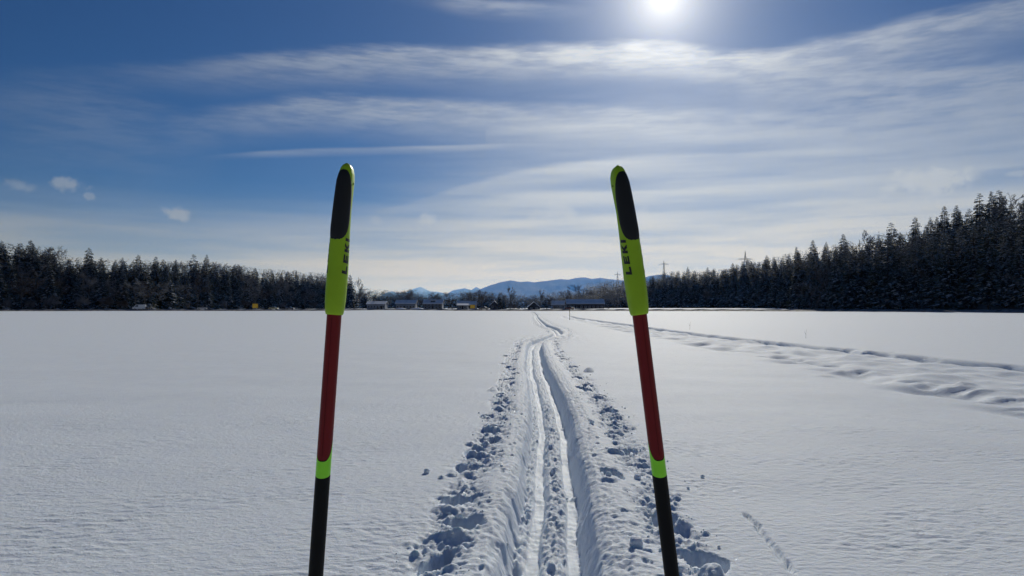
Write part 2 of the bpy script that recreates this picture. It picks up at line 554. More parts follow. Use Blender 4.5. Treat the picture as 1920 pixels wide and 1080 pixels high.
    for i in range(130):                              # small pits along the trench shoulders
        sy = 2.6 * (28 / 2.6) ** r2.random()
        sx = r2.choice([-0.42, -0.36, 0.42, 0.5]) + r2.normal(0, 0.05)
        stamp(sx, sy, r2.uniform(0.015, 0.035), r2.uniform(0.02, 0.05), -r2.uniform(0.01, 0.03), 0.7)
    for a, b, n, h in (((1.26, 4.95), (1.23, 3.85), 46, 0.016), ((0.75, 15.4), (1.55, 15.35), 26, 0.05)):   # pole drag marks
        for i in range(n):
            t = i / n
            stamp(a[0] + (b[0] - a[0]) * t + r2.normal(0, 0.006), a[1] + (b[1] - a[1]) * t, 0.016 + 0.012 * (n == 26), 0.045, -h * r2.uniform(0.6, 1.2), 0.8, r2.uniform(-.3, .3))
    stamp(1.05, 15.9, 0.13, 0.13, 0.09, 0.7)
    for i in range(260):                              # broken crust along the old trail
        sy = 9 * (70 / 9) ** r2.random()
        edge = float(np.interp(sy, ty, ta)) if r2.random() < 0.7 else float(np.interp(sy, ty, tb)) + 0.4
        rr = r2.uniform(0.10, 0.28)
        stamp(edge + r2.normal(-0.25, 0.3) - float(track_x(sy)), sy, rr, rr * r2.uniform(0.8, 1.6), r2.choice([-1.3, 0.7]) * r2.uniform(0.02, 0.065), 0.8, r2.uniform(0, 3))

    verts = np.stack([XX, YY, Z], -1).reshape(-1, 3)
    idx = np.arange(nr * nc).reshape(nr, nc)
    quads = np.stack([idx[:-1, :-1], idx[:-1, 1:], idx[1:, 1:], idx[1:, :-1]], -1).reshape(-1, 4)
    me = bpy.data.meshes.new('snow_field')
    me.vertices.add(len(verts)); me.vertices.foreach_set('co', verts.astype(np.float32).ravel())
    me.loops.add(quads.size); me.loops.foreach_set('vertex_index', quads.astype(np.int32).ravel())
    me.polygons.add(len(quads)); me.polygons.foreach_set('loop_start', (np.arange(len(quads)) * 4).astype(np.int32))
    me.polygons.foreach_set('use_smooth', np.ones(len(quads), dtype=bool))
    at = me.attributes.new('packed', 'FLOAT', 'POINT')
    at.data.foreach_set('value', packed.ravel().astype(np.float32))
    me.update(calc_edges=True)
    o = bpy.data.objects.new('snow_field', me)
    COL.objects.link(o)
    tag(o, 'flat white snow field crossed by a trodden ski track', 'field', kind='structure')

    def height_at(xq, yq):
        j = int(np.clip(np.searchsorted(Y, yq), 1, nr - 1)); k = int(np.clip(np.searchsorted(S, xq - float(track_x(yq))), 1, nc - 1))
        return float(Z[j - 1:j + 1, k - 1:k + 1].mean())
    return o, height_at


def snow_material():
    m = bpy.data.materials.new('snow'); m.use_nodes = True
    N = Nodes(m.node_tree)
    b = N.n['Principled BSDF']
    g = N.n.new('ShaderNodeNewGeometry')
    at = N.n.new('ShaderNodeAttribute'); at.attribute_name = 'packed'
    pk = at.outputs['Fac']
    pos = g.outputs['Position']
    n1 = N.noise(pos, 3.0, 4.0, 0.6)
    N.put(b.inputs['Base Color'], N.mixc(N.smooth(n1, 0.3, 0.7), (0.755, 0.83, 0.925, 1), (0.795, 0.87, 0.95, 1)))
    rough_base = N.sub(0.8, N.mul(pk, 0.1))
    N.put(b.inputs['Specular IOR Level'], N.add(0.10, N.mul(pk, 0.04)))
    # single ice crystals that catch the sun
    vo = N.n.new('ShaderNodeTexVoronoi'); vo.inputs['Scale'].default_value = 34.0
    N.l.new(pos, vo.inputs['Vector'])
    sc = N.n.new('ShaderNodeSeparateColor'); N.l.new(vo.outputs['Color'], sc.inputs[0])
    spark = N.mul(N.smooth(vo.outputs['Distance'], 0.12, 0.08), N.smooth(sc.outputs[0], 0.93, 0.935))
    N.put(b.inputs['Metallic'], spark)
    b.inputs['Subsurface Weight'].default_value = 0.55          # light seeps through the crumbs and edges
    b.inputs['Subsurface Radius'].default_value = (0.7, 0.85, 1.0)
    b.inputs['Subsurface Scale'].default_value = 0.022
    N.put(b.inputs['Roughness'], N.sub(rough_base, N.mul(spark, 0.52)))
    # grain: fine relief that fades with distance
    sepp = N.n.new('ShaderNodeSeparateXYZ'); N.l.new(pos, sepp.inputs[0])
    fade = N.smooth(sepp.outputs[1], 4.0, 40.0, 1.0, 0.12)
    mp = N.n.new('ShaderNodeMapping'); N.l.new(pos, mp.inputs[0]); mp.inputs['Scale'].default_value = (1.0, 1.5, 1.0)
    h = N.add(N.mul(N.noise(mp.outputs[0], 22.0, 4.0, 0.65), 0.013), N.mul(N.noise(pos, 130.0, 2.0, 0.6), 0.0022))
    bn = N.n.new('ShaderNodeBump'); bn.inputs['Distance'].default_value = 1.0
    N.put(bn.inputs['Strength'], N.mul(fade, N.sub(0.75, N.mul(pk, 0.6))))
    N.put(bn.inputs['Height'], h)
    tilt = N.n.new('ShaderNodeVectorMath'); tilt.operation = 'SUBTRACT'; N.l.new(vo.outputs['Color'], tilt.inputs[0]); tilt.inputs[1].default_value = (0.96, 0.5, 0.5)
    tl = N.n.new('ShaderNodeVectorMath'); tl.operation = 'SCALE'; N.l.new(tilt.outputs[0], tl.inputs[0]); N.put(tl.inputs['Scale'], N.mul(spark, 0.8))
    ad = N.n.new('ShaderNodeVectorMath'); ad.operation = 'ADD'; N.l.new(bn.outputs[0], ad.inputs[0]); N.l.new(tl.outputs[0], ad.inputs[1])
    nz = N.n.new('ShaderNodeVectorMath'); nz.operation = 'NORMALIZE'; N.l.new(ad.outputs[0], nz.inputs[0])
    N.l.new(nz.outputs[0], b.inputs['Normal'])
    return m


MAT_SNOW = snow_material()
snow_obj, snow_height = build_snow()
snow_obj.data.materials.append(MAT_SNOW)
MAT_SNOW2 = material('settled_snow', (0.84, 0.87, 0.91), 0.6, 0.35, vary=0.05, scale=0.6, bump=0.02, bscale=8)

# ------------------------------------------------------------------ road along the far side of the field, hills, mountains
MAT_ASPHALT = material('wet_asphalt', (0.05, 0.052, 0.056), 0.5, 0.5, vary=0.25, scale=0.8)
MAT_BANK = material('dirty_snow_bank', (0.20, 0.20, 0.21), 0.8, 0.2, vary=0.6, scale=0.5, bump=0.05, bscale=3)
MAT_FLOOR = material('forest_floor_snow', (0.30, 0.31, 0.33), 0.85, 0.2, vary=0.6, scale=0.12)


def build_road():
    xs = np.linspace(ROAD_XY[0, 0], ROAD_XY[-1, 0], 240)
    ys = road_y(xs)
    k = np.ones(9) / 9
    ys = np.convolve(np.pad(ys, 4, mode='edge'), k, mode='valid')
    prof = [(-7.0, -0.10), (-4.9, 0.40), (-4.2, 0.66), (-3.4, 0.52), (3.4, 0.52), (4.0, 0.80), (5.0, 0.72), (8.0, 0.60)]
    mats = [1, 1, 1, 0, 1, 1, 1]
    v, f, fm = [], [], []
    for i, (x, y) in enumerate(zip(xs, ys)):
        j0, j1 = max(i - 1, 0), min(i + 1, len(xs) - 1)
        t = Vector((xs[j1] - xs[j0], ys[j1] - ys[j0], 0)).normalized(); n = Vector((-t.y, t.x, 0))
        for q, (off, z) in enumerate(prof):
            jit = 0.10 * math.sin(i * 1.7 + q * 2.1) * (q in (1, 2, 5))
            v.append((x + n.x * off, y + n.y * off, z + jit))
    P_ = len(prof)
    for i in range(len(xs) - 1):
        for q in range(P_ - 1):
            a = i * P_ + q
            f.append((a, a + P_, a + P_ + 1, a + 1)); fm.append(mats[q])
    o = mesh_obj('road', v, f, [MAT_ASPHALT, MAT_BANK], None, fm)
    tag(o, 'dark country road between low snow banks along the far field edge', 'road', kind='structure')


build_road()

# right-hand wooded hill: skyline of the tree tops in the photograph
R_TOP = np.array([(1040, 556), (1060, 550), (1080, 541), (1090, 534), (1105, 528), (1122, 524), (1138, 522), (1160, 518), (1170, 518), (1224, 516), (1250, 508), (1275, 503), (1290, 503), (1312, 505),
                  (1350, 501), (1374, 495), (1401, 489), (1425, 487), (1438, 482), (1453, 477), (1472, 475), (1495, 468), (1525, 456), (1556, 459), (1582, 447), (1603, 453), (1632, 446), (1673, 430),
                  (1690, 436), (1719, 416), (1747, 412), (1773, 396), (1796, 392), (1820, 392), (1840, 375), (1863, 370), (1877, 368), (1907, 366), (1960, 355), (2050, 345), (2200, 330)], float)
R_EDGE = np.array([(1200, 590), (1224, 575), (1300, 510), (1350, 465), (1400, 425), (1450, 385), (1500, 335), (1540, 315), (1600, 300), (1700, 277), (1800, 254), (1920, 228), (2050, 212), (2300, 190)], float)


def r_edge(px): return np.interp(px, R_EDGE[:, 0], R_EDGE[:, 1])
def r_top(px): return np.interp(px, R_TOP[:, 0], R_TOP[:, 1])


HILL_DEPTH = 120.0


def hill_z(px, r):
    """Ground under the right forest; r = 0 at the edge, 1 where the skyline trees stand."""
    D1 = r_edge(px) + HILL_DEPTH
    zt = wz(r_top(px), D1) - 27.0
    crest = np.maximum(zt, 1.2)
    z0 = 1.27 - 0.55 * sstep(np.asarray(px, float), 1440, 1540)
    return z0 + (crest - z0) * np.clip(r, 0, 1) ** 1.1


def build_hill():
    pxs = np.linspace(1195, 2300, 90); rs = np.linspace(-0.12, 2.2, 20)
    v, f = [], []
    for r in rs:
        for p in pxs:
            D = float(r_edge(p)) + HILL_DEPTH * r
            z = float(hill_z(p, r)) - (0.5 if r < 0 else 0.0)
            v.append((wx(p, D), D, z))
    n = len(pxs)
    for j in range(len(rs) - 1):
        for i in range(n - 1):
            a = j * n + i
            f.append((a, a + 1, a + n + 1, a + n))
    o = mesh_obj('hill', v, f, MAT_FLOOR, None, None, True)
    tag(o, 'snowy slope under the dark forest at the right', 'hill', kind='structure')
    # broad rise further back, under the far wood and the power pylons
    v, f = [], []
    pxs = np.linspace(1000, 1750, 50); Ds = [660, 720, 780, 840, 900, 1000, 1150, 1400, 1800]
    for D in Ds:
        for p in pxs:
            side = float(sstep(np.array(p), 1040, 1240))
            z = 0.6 + side * (12.0 * float(sstep(np.array(D), 690, 820)) + 20.0 * float(sstep(np.array(D), 830, 1050)))
            v.append((wx(p, D), D, z))
    n = len(pxs)
    for j in range(len(Ds) - 1):
        for i in range(n - 1):
            a = j * n + i
            f.append((a, a + 1, a + n + 1, a + n))
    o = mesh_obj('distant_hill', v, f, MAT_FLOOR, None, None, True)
    tag(o, 'low wooded rise far behind the barn', 'hill', kind='structure')


build_hill()


def far_hill_z(px, D):
    side = float(sstep(np.array(float(px)), 1040, 1240))
    return 0.6 + side * (12.0 * float(sstep(np.array(float(D)), 690, 820)) + 20.0 * float(sstep(np.array(float(D)), 830, 1050)))


def mountain_material(name, snowline):
    m = bpy.data.materials.new(name); m.use_nodes = True
    N = Nodes(m.node_tree); b = N.n['Principled BSDF']
    g = N.n.new('ShaderNodeNewGeometry')
    sp = N.n.new('ShaderNodeSeparateXYZ'); N.l.new(g.outputs['Position'], sp.inputs[0])
    n1 = N.noise(g.outputs['Position'], 0.0012, 6.0, 0.65)
    h = N.add(sp.outputs[2], N.mul(N.sub(n1, 0.5), 900.0))
    N.put(b.inputs['Base Color'], N.mixc(N.smooth(h, snowline - 150, snowline + 250), (0.018, 0.026, 0.028, 1), (0.34, 0.36, 0.39, 1)))
    b.inputs['Roughness'].default_value = 0.95; b.inputs['Specular IOR Level'].default_value = 0.1
    return m


def mountain(name, pts, D, mat, label, seed, rough):
    """A real massif: crest through pts (photo columns/rows) at distance D, with flanks, spurs and gullies."""
    pts = np.array(pts, float)
    pxs = np.linspace(pts[0, 0], pts[-1, 0], 220)
    crest = wz(np.interp(pxs, pts[:, 0], pts[:, 1]), D)
    depth = D * 0.16
    ts = np.linspace(-1, 1, 36)
    X = np.repeat(wx(pxs, D)[None, :], len(ts), 0); T = np.repeat(ts[:, None], len(pxs), 1)
    Yd = D + T * depth
    prof = np.clip(1 - np.abs(T), 0, 1) ** 1.15
    spur = fbm(X / (D * 0.022), Yd / (D * 0.03), seed, 5, 0.55)
    Zm = crest[None, :] * prof * (1 + 0.10 * spur * np.clip(np.abs(T) * 3, 0, 1)) + rough * perlin(X / 300.0, Yd / 300.0, seed + 9) * np.clip(prof * 2, 0, 1)
    v = np.stack([X, Yd, Zm - 2], -1).reshape(-1, 3)
    n = len(pxs)
    idx = np.arange(len(ts) * n).reshape(len(ts), n)
    q = np.stack([idx[:-1, :-1], idx[:-1, 1:], idx[1:, 1:], idx[1:, :-1]], -1).reshape(-1, 4)
    o = mesh_obj(name, v, q, mat, None, None, True)
    tag(o, label, 'mountain', kind='structure')


mountain('mountain', [(700, 578), (712, 556), (722, 549), (735, 545), (744, 548), (752, 549), (765, 546), (775, 541), (788, 536.5), (797, 541), (806, 545), (820, 546), (832, 549), (850, 560), (880, 578)],
         46000, mountain_material('far_rock_and_snow', 900), 'pale blue far peak at the left of the mountain line', 101, 12)
mountain('mountain', [(800, 578), (836, 552), (848, 544), (860, 541), (872, 539), (884, 543), (893, 537), (902, 541), (920, 550), (960, 578)],
         34000, mountain_material('middle_rock_and_snow', 900), 'pale blue twin hump between the far peak and the near ridge', 111, 10)
mountain('mountain', [(850, 578), (880, 550), (900, 541), (920, 533), (940, 527), (957, 524), (975, 527), (990, 526), (1000, 528), (1030, 524), (1050, 522), (1065, 523), (1080, 519), (1095, 518),
                      (1110, 521), (1125, 519), (1140, 521), (1170, 524), (1200, 523), (1218, 515), (1240, 512), (1262, 516), (1300, 530), (1380, 545), (1500, 578)],
         20000, mountain_material('near_forested_rock', 2600), 'long rounded blue ridge behind the village', 121, 8)
#PART2
# ------------------------------------------------------------------ trees
MAT_NEEDLE = material('spruce_needles', (0.030, 0.042, 0.030), 0.8, 0.2, vary=0.35, scale=0.35)
MAT_NEEDLE_SNOW = material('snow_on_boughs', (0.66, 0.69, 0.73), 0.85, 0.15, vary=0.25, scale=0.8)
MAT_BARK = material('spruce_bark', (0.060, 0.048, 0.040), 0.9, 0.2, vary=0.35, scale=3)
MAT_TWIG = material('bare_frosted_twigs', (0.17, 0.165, 0.16), 0.9, 0.15, vary=0.35, scale=0.4)
MAT_TWIG_BROWN = material('bare_brown_twigs', (0.085, 0.068, 0.052), 0.9, 0.15, vary=0.35, scale=0.4)
MAT_LIMB = material('deciduous_bark', (0.085, 0.078, 0.070), 0.9, 0.2, vary=0.4, scale=2)


def spruce_meshes(seed, H=26.0, rmax=3.4, whorls=46, per=8, snow=0.42, power=0.8, base=0.05, sparse=0.0, lite=False):
    r = np.random.default_rng(seed)
    t = MB()
    lean = r.normal(0, 0.12, 2)
    t.tube([(0, 0, -0.8), (lean[0] * .4, lean[1] * .4, H * 0.45), (lean[0], lean[1], H * 0.99)], [0.34, 0.22, 0.03], 6)
    c = MB()
    for w in range(whorls):
        q = base + (1 - base) * (w / whorls) ** 0.92
        z0 = H * q
        R0 = rmax * (1 - q) ** power * r.uniform(0.78, 1.12) + 0.12
        n = max(4, int(per * (1 - 0.35 * q) + r.integers(-1, 2)))
        ph = r.uniform(0, 6.28)
        for k in range(n):
            if r.random() < sparse:
                continue
            a = ph + 6.283 * k / n + r.normal(0, 0.18)
            R = R0 * r.uniform(0.65, 1.18)
            droop = R * r.uniform(0.22, 0.50) * (1 - 0.75 * q)
            rise = R * 0.10 + R * 0.55 * max(0, q - 0.72)
            z = z0 + r.normal(0, 0.18)
            ca, sa = math.cos(a), math.sin(a)
            ox, oy = lean[0] * q, lean[1] * q

            def pt(rad, side, dz):
                return (ox + ca * rad - sa * side, oy + sa * rad + ca * side, z + dz)
            wd = R * r.uniform(0.17, 0.27)
            p0, pm, pe = pt(0.05, 0, rise * .4), pt(R * .55, 0, rise - droop * .35), pt(R, 0, rise - droop)
            l1, r1 = pt(R * .62, wd, rise - droop * .62), pt(R * .62, -wd, rise - droop * .62)
            c.poly([p0, l1, pe, r1, pm], [(0, 4, 1), (4, 2, 1), (0, 3, 4), (4, 3, 2)], 0)
            # hanging twigs under the bough
            for u in ((0.8,) if lite else (0.45, 0.75, 0.97)):
                hl = r.uniform(0.35, 0.8) * (0.35 + R / rmax)
                b0 = pt(R * u - 0.16 * R, r.normal(0, wd * .3), rise - droop * u * .8); b1 = pt(R * u + 0.12 * R, r.normal(0, wd * .3), rise - droop * u)
                b2 = pt(R * u + r.normal(0, .1), r.normal(0, wd * .5), rise - droop * u - hl)
                c.poly([b0, b1, b2], [(0, 1, 2)], 0)
            # side sprays
            for sg in (() if lite else (-1, 1)):
                s0 = pt(R * .30, 0, rise * .7); s1 = pt(R * .66, sg * wd * 1.9, rise - droop * .75); s2 = pt(R * .80, sg * wd * .8, rise - droop * .85)
                c.poly([s0, s1, s2], [(0, 1, 2) if sg > 0 else (0, 2, 1)], 0)
            if r.random() < snow:
                dz = 0.07
                f0 = r.uniform(0.25, 0.5)

                def up(p, d=dz): return (p[0], p[1], p[2] + d)
                def lerp(a_, b_, t_): return tuple(a_[i] + (b_[i] - a_[i]) * t_ for i in range(3))
                c.poly([up(lerp(p0, pm, f0)), up(lerp(pm, l1, .8)), up(lerp(pm, pe, .92)), up(lerp(pm, r1, .8)), up(pm, dz * 2)],
                       [(0, 4, 1), (4, 2, 1), (0, 3, 4), (4, 3, 2)], 1)
                if r.random() < 0.6:      # snow frozen to the hanging outer sprays
                    b0 = pt(R * .72, wd * .7, rise - droop * .75 + .03); b1 = pt(R * .72, -wd * .7, rise - droop * .75 + .03); b2 = pt(R * 1.03, r.normal(0, wd * .3), rise - droop * 1.12 - .15)
                    c.poly([b0, b1, b2], [(0, 2, 1)], 1)
    return t, c


def bare_meshes(seed, H=16.0, spread=0.5, limbs=9, twigs=5, narrow=False, multi=1, lite=False):
    r = np.random.default_rng(seed)
    t, c = MB(), MB()

    def grow(p, d, L, rad, lvl):
        n = 3
        pts, rr = [Vector(p)], [rad]
        dd = Vector(d)
        for i in range(n):
            dd = (dd + Vector(r.normal(0, 0.13, 3)) + Vector((0, 0, 0.07))).normalized()
            pts.append(pts[-1] + dd * (L / n)); rr.append(rad * (1 - 0.75 * (i + 1) / n))
        if lvl <= 1:
            t.tube(pts, rr, 5 if lvl == 0 else 4)
        elif lvl == 2 and not lite:
            c.tube(pts, [max(x, 0.028) for x in rr], 3, cap=False)
        else:
            a, b = pts[0], pts[-1]; m_ = pts[2]
            w = Vector(r.normal(0, 1, 3)); w = w.cross(dd).normalized() * 0.045
            c.poly([a - w, a + w, m_ + w * .7, m_ - w * .7, b], [(0, 1, 2, 3), (3, 2, 4)])
        if lvl < 4:
            k = (limbs, 6 if lite else 7, 5, twigs, 0)[lvl]
            for i in range(k):
                u = r.uniform(0.28 if lvl == 0 else 0.2, 1.0)
                j = min(int(u * n), n - 1); q = pts[j].lerp(pts[j + 1], u * n - j)
                ax = Vector(r.normal(0, 1, 3)).cross(dd)
                if ax.length < 1e-3:
                    continue
                sp = spread * r.uniform(0.6, 1.35) * (0.5 if narrow else 1)
                nd = (Matrix.Rotation(sp, 3, ax.normalized()) @ dd).normalized()
                grow(q, nd, L * r.uniform(0.36, 0.58) * (1.15 - 0.35 * u), rr[j] * 0.55, lvl + 1)
    for mth in range(multi):
        d0 = Vector((r.normal(0, .25), r.normal(0, .25), 1)).normalized() if multi > 1 else Vector((0, 0, 1))
        grow((r.normal(0, .3) * (multi > 1), r.normal(0, .3) * (multi > 1), -0.3), d0, H * (0.72 if multi == 1 else 0.62), H * 0.014 / (1 if multi == 1 else 2), 0)
    return t, c


PROTO = {}


def make_proto(key, meshes, tm, cm):
    t, c = meshes

    def me(name, mb, mats):
        m_ = bpy.data.meshes.new(name); m_.from_pydata(mb.v, [], mb.f)
        for x in mats: m_.materials.append(x)
        m_.polygons.foreach_set('material_index', np.array(mb.fm, dtype=np.int32)); m_.update()
        return m_
    PROTO[key] = (me('trunk', t, tm), me('crown', c, cm), max(v[2] for v in c.v))


for i in range(7):
    make_proto(('spruce', i), spruce_meshes(300 + i, 26, (4.6, 4.1, 5.0, 4.3, 5.3, 3.7, 4.4)[i], (52, 50, 48, 54, 50, 56, 42)[i], 10, (0.45, 0.6, 0.5, 0.7, 0.4, 0.55, 0.5)[i], (0.72, 0.66, 0.76, 0.64, 0.72, 0.68, 0.58)[i],
                                            (0.05, 0.1, 0.04, 0.08, 0.05, 0.12, 0.15)[i], (0, 0.05, 0, 0.05, 0.1, 0, 0.3)[i]), [MAT_BARK], [MAT_NEEDLE, MAT_NEEDLE_SNOW])
for i in range(4):
    make_proto(('bare', i), bare_meshes(400 + i, 16, (0.62, 0.75, 0.55, 0.8)[i], 9, 5), [MAT_LIMB], [MAT_TWIG if i % 2 else MAT_TWIG_BROWN])
make_proto(('poplar', 0), bare_meshes(420, 16, 0.6, 11, 4, narrow=True), [MAT_LIMB], [MAT_TWIG])
for i in range(2):
    make_proto(('bush', i), bare_meshes(430 + i, 5, 0.8, 6, 3, multi=5), [MAT_LIMB], [MAT_TWIG_BROWN if i else MAT_TWIG])

tr = np.random.default_rng(99)


def plant(kind, i, name, cat, x, y, z, h, label, group=None, wide=1.0):
    tm, cm, H = PROTO[(kind, i)]
    o = empty(name, (x, y, z), tr.uniform(0, 6.28))
    s = h / H
    o.scale = (s * wide, s * wide, s)
    for nm, me in (('trunk', tm), ('crown', cm)):
        c = bpy.data.objects.new(nm, me); COL.objects.link(c); c.parent = o
    tag(o, label, cat, group)
    return o


L_TOP = np.array([(-200, 440), (0, 456), (55, 458), (93, 466), (117, 474), (140, 478), (189, 486), (215, 489), (259, 487), (292, 486), (330, 492), (363, 487), (400, 492), (447, 497), (474, 503), (515, 505), (564, 508), (598, 512), (655, 518)], float)
L_EDGE = np.array([(-200, 285), (0, 332), (265, 392), (330, 440), (500, 540), (600, 600), (660, 640)], float)
mass = []          # (kind, index, x, y, z, h, rot, wide) of the trees that make up the unbroken wood behind


def l_zone(px):
    if px < 120: return 'left of the van'
    if px < 300: return 'behind the van'
    if px < 440: return 'behind the silver car'
    if px < 560: return 'behind the yellow sign'
    return 'beside the left pole'


def r_zone(px):
    if px < 1330: return 'by the right pole'
    if px < 1480: return 'below the larger pylon'
    if px < 1620: return 'by the brown tree'
    if px < 1780: return 'on mid-slope'
    return 'at the far right'


# left wood, two rows of single trees
for row in range(2):
    px = -70.0 + 5 * row
    while px < 655:
        D = float(np.interp(px, L_EDGE[:, 0], L_EDGE[:, 1])) + (0, 8)[row] + tr.uniform(-2.5, 2.5)
        top = float(np.interp(px, L_TOP[:, 0], L_TOP[:, 1]))
        zmax = wz(top, D)
        if row == 0:
            if tr.random() < 0.48:
                k = int(tr.integers(0, 4))
                plant('bare', k, 'bare_tree', 'tree', wx(px, D), D, 0.6, zmax * tr.uniform(0.45, 0.82), 'bare frosted tree edging the left wood ' + l_zone(px), 'bare trees along the left wood ' + l_zone(px), tr.uniform(1.1, 1.5))
            else:
                plant('spruce', int(tr.integers(0, 6)), 'spruce_tree', 'tree', wx(px, D), D, 0.6, zmax * tr.uniform(0.55, 0.92), 'front-row spruce of the left wood ' + l_zone(px), 'front spruces of the left wood ' + l_zone(px), tr.uniform(1.15, 1.5))
        else:
            plant('spruce', int(tr.integers(0, 6)), 'spruce_tree', 'tree', wx(px, D), D, 0.6, zmax * tr.uniform(0.86, 1.0), 'second-row spruce of the left wood ' + l_zone(px), 'second-row spruces of the left wood ' + l_zone(px), tr.uniform(1.15, 1.55))
        px += tr.uniform(0.8, 1.25) * 5.6 * F / D
# spruces that stand out above the left skyline
for px, py, k, lab in [(2, 450, 1, 'tall spruce cut by the left edge of the picture'), (38, 455, 4, 'left one of two pointed spruces near the left picture edge'), (55, 450, 0, 'right one of two pointed spruces near the left picture edge'),
                       (93, 463, 6, 'broad spruce next to the two pointed ones at far left'), (165, 464, 3, 'dense spruce standing alone above the left skyline'), (190, 482, 5, 'slim spruce right of the lone dense one'),
                       (215, 486, 2, 'spruce of the pair above the white van'), (230, 482, 1, 'taller spruce of the pair, just left of the van roof line'), (259, 477, 4, 'wide pointed spruce right above the white van'),
                       (292, 481, 0, 'broad spruce between the van and the silver car'), (306, 486, 3, 'small spruce leaning on the broad one above the skyline'), (330, 486, 5, 'tiny lone spruce tip left of the two tall ones'),
                       (363, 477, 6, 'left one of two tall spruces above the silver car'), (387, 477, 2, 'right one of two tall spruces above the silver car'), (400, 490, 1, 'short spruce at the right foot of the tall pair'),
                       (447, 495, 3, 'spruce tip left of the yellow sign'), (656, 515, 0, 'last tall spruce of the left wood right of the ski pole')]:
    D = float(np.interp(px, L_EDGE[:, 0], L_EDGE[:, 1])) + (13 if px < 640 else 0)
    plant('spruce', k, 'spruce_tree', 'tree', wx(px, D), D, 0.6, wz(py, D) - 0.6, lab, 'spruces standing above the left skyline', 1.25)
for row in range(2, 5):
    px = -90.0
    while px < 650:
        D = float(np.interp(px, L_EDGE[:, 0], L_EDGE[:, 1])) + row * 9 + tr.uniform(-3, 3)
        mass.append(('spruce' if tr.random() < 0.72 else 'bare', int(tr.integers(0, 4)), wx(px, D), D, 0.6, wz(float(np.interp(px, L_TOP[:, 0], L_TOP[:, 1])), D) * tr.uniform(0.90, 1.0), tr.uniform(0, 6.28), 1.3))
        px += tr.uniform(0.8, 1.2) * 3.6 * F / D
# low shrubs along the left edge
for px in (12, 60, 98, 150, 205, 235, 318, 352, 420, 455, 530, 585):
    D = float(np.interp(px, L_EDGE[:, 0], L_EDGE[:, 1])) - 6
    plant('bush', int(px) % 2, 'shrub', 'shrub', wx(px, D), D, 0.55, tr.uniform(4, 7.5), 'bare shrub edging the left wood ' + l_zone(px), 'shrubs along the left wood ' + l_zone(px), 1.3)

# right wood on the slope
R_ROWS = [0.0, 0.12, 0.26, 0.45, 0.7, 1.0]
for ri, r in enumerate(R_ROWS):
    px = 1222.0 + 3 * ri
    while px < 1975:
        rr = r + tr.uniform(-0.04, 0.04)
        D = float(r_edge(px)) + HILL_DEPTH * max(rr, 0)
        z = float(hill_z(px, max(rr, 0)))
        cap = wz(float(r_top(px)), D) - z                 # never above the photographed skyline
        h = min(tr.uniform(22, 29), cap * tr.uniform(0.90, 1.0))
        h = max(h, 7.0)
        step = tr.uniform(0.8, 1.25) * (5.4 if ri <= 1 or ri == 5 else (3.0 if px < 1480 else 4.0)) * F / D
        x = wx(px, D)
        if ri == 0 and tr.random() < 0.2:
            plant('bare', int(tr.integers(0, 4)), 'bare_tree', 'tree', x, D - 3, z, h * tr.uniform(0.4, 0.62), 'bare tree edging the right wood ' + r_zone(px), 'bare trees along the right wood ' + r_zone(px), 1.4)
        if ri <= 1 or ri == 5 and px > 1330:
            where = {0: 'front-row', 1: 'second-row', 5: 'skyline-row'}[ri]
            plant('spruce', int(tr.integers(0, 6)), 'spruce_tree', 'tree', x, D, z, h, f'{where} spruce of the right wood ' + r_zone(px), f'{where} spruces of the right wood ' + r_zone(px), tr.uniform(1.15, 1.5))
        else:
            mass.append(('spruce' if tr.random() < 0.85 else 'bare', int(tr.integers(0, 6)), x, D, z, h, tr.uniform(0, 6.28), tr.uniform(1.15, 1.5)))
        px += step
for px, py, k, lab in [(1290, 500, 2, 'rounded spruce tip just right of the smaller pylon'), (1327, 501, 4, 'lone spruce tip between the two pylons'), (1374, 492, 1, 'thin spruce left of the larger pylon'),
                       (1403, 486, 0, 'spruce touching the foot of the larger pylon'), (1438, 478, 3, 'broad spruce right of the larger pylon'), (1495, 462, 5, 'pointed spruce above the forest corner'),
                       (1525, 450, 0, 'tallest spruce of the clump above the brown bare tree'), (1550, 453, 2, 'right-hand spruce of the clump above the brown bare tree'), (1583, 438, 4, 'wide double-topped spruce on the right skyline'),
                       (1632, 443, 6, 'ragged spruce right of the double-topped one'), (1673, 417, 6, 'tall ragged spruce in the middle of the right skyline'), (1690, 434, 1, 'shorter spruce right against the tall ragged one'),
                       (1719, 406, 4, 'broad conical spruce on the right skyline'), (1747, 406, 2, 'small conical spruce between two broad ones'), (1773, 386, 0, 'dark conical spruce of the upper right pair'),
                       (1796, 384, 3, 'blunt-topped spruce of the upper right pair'), (1820, 391, 6, 'thin-crowned spruce below the highest tops'), (1840, 362, 6, 'open-crowned spruce, first of the three highest'),
                       (1863, 357, 5, 'middle one of the three highest spruces at upper right'), (1877, 356, 6, 'last of the three highest spruces at upper right')]:
    D = float(r_edge(px)) + HILL_DEPTH * 0.94
    z = float(hill_z(px, 0.94))
    plant('spruce', k, 'spruce_tree', 'tree', wx(px, D), D, z, wz(py, D) - z, lab, 'spruces standing above the right skyline', 1.25)
for px, py, k, w, lab in [(1528, 500, 0, 1.6, 'big brown bare tree at the corner of the right wood'), (1905, 360, 1, 1.3, 'bare treetop beside the highest spruces at the right edge'), (1335, 540, 3, 1.5, 'round bare tree at the forest foot between the pylons'),
                          (1250, 560, 1, 1.6, 'low bare tree at the forest foot right of the ski pole'), (1645, 430, 2, 1.0, 'thin bare treetop left of the tall ragged spruce')]:
    r = 0.9 if py < 440 else -0.03
    D = float(r_edge(px)) + HILL_DEPTH * r
    z = float(hill_z(px, max(r, 0)))
    plant('bare', k, 'bare_tree', 'tree', wx(px, D), D, z, wz(py, D) - z, lab, None, w)

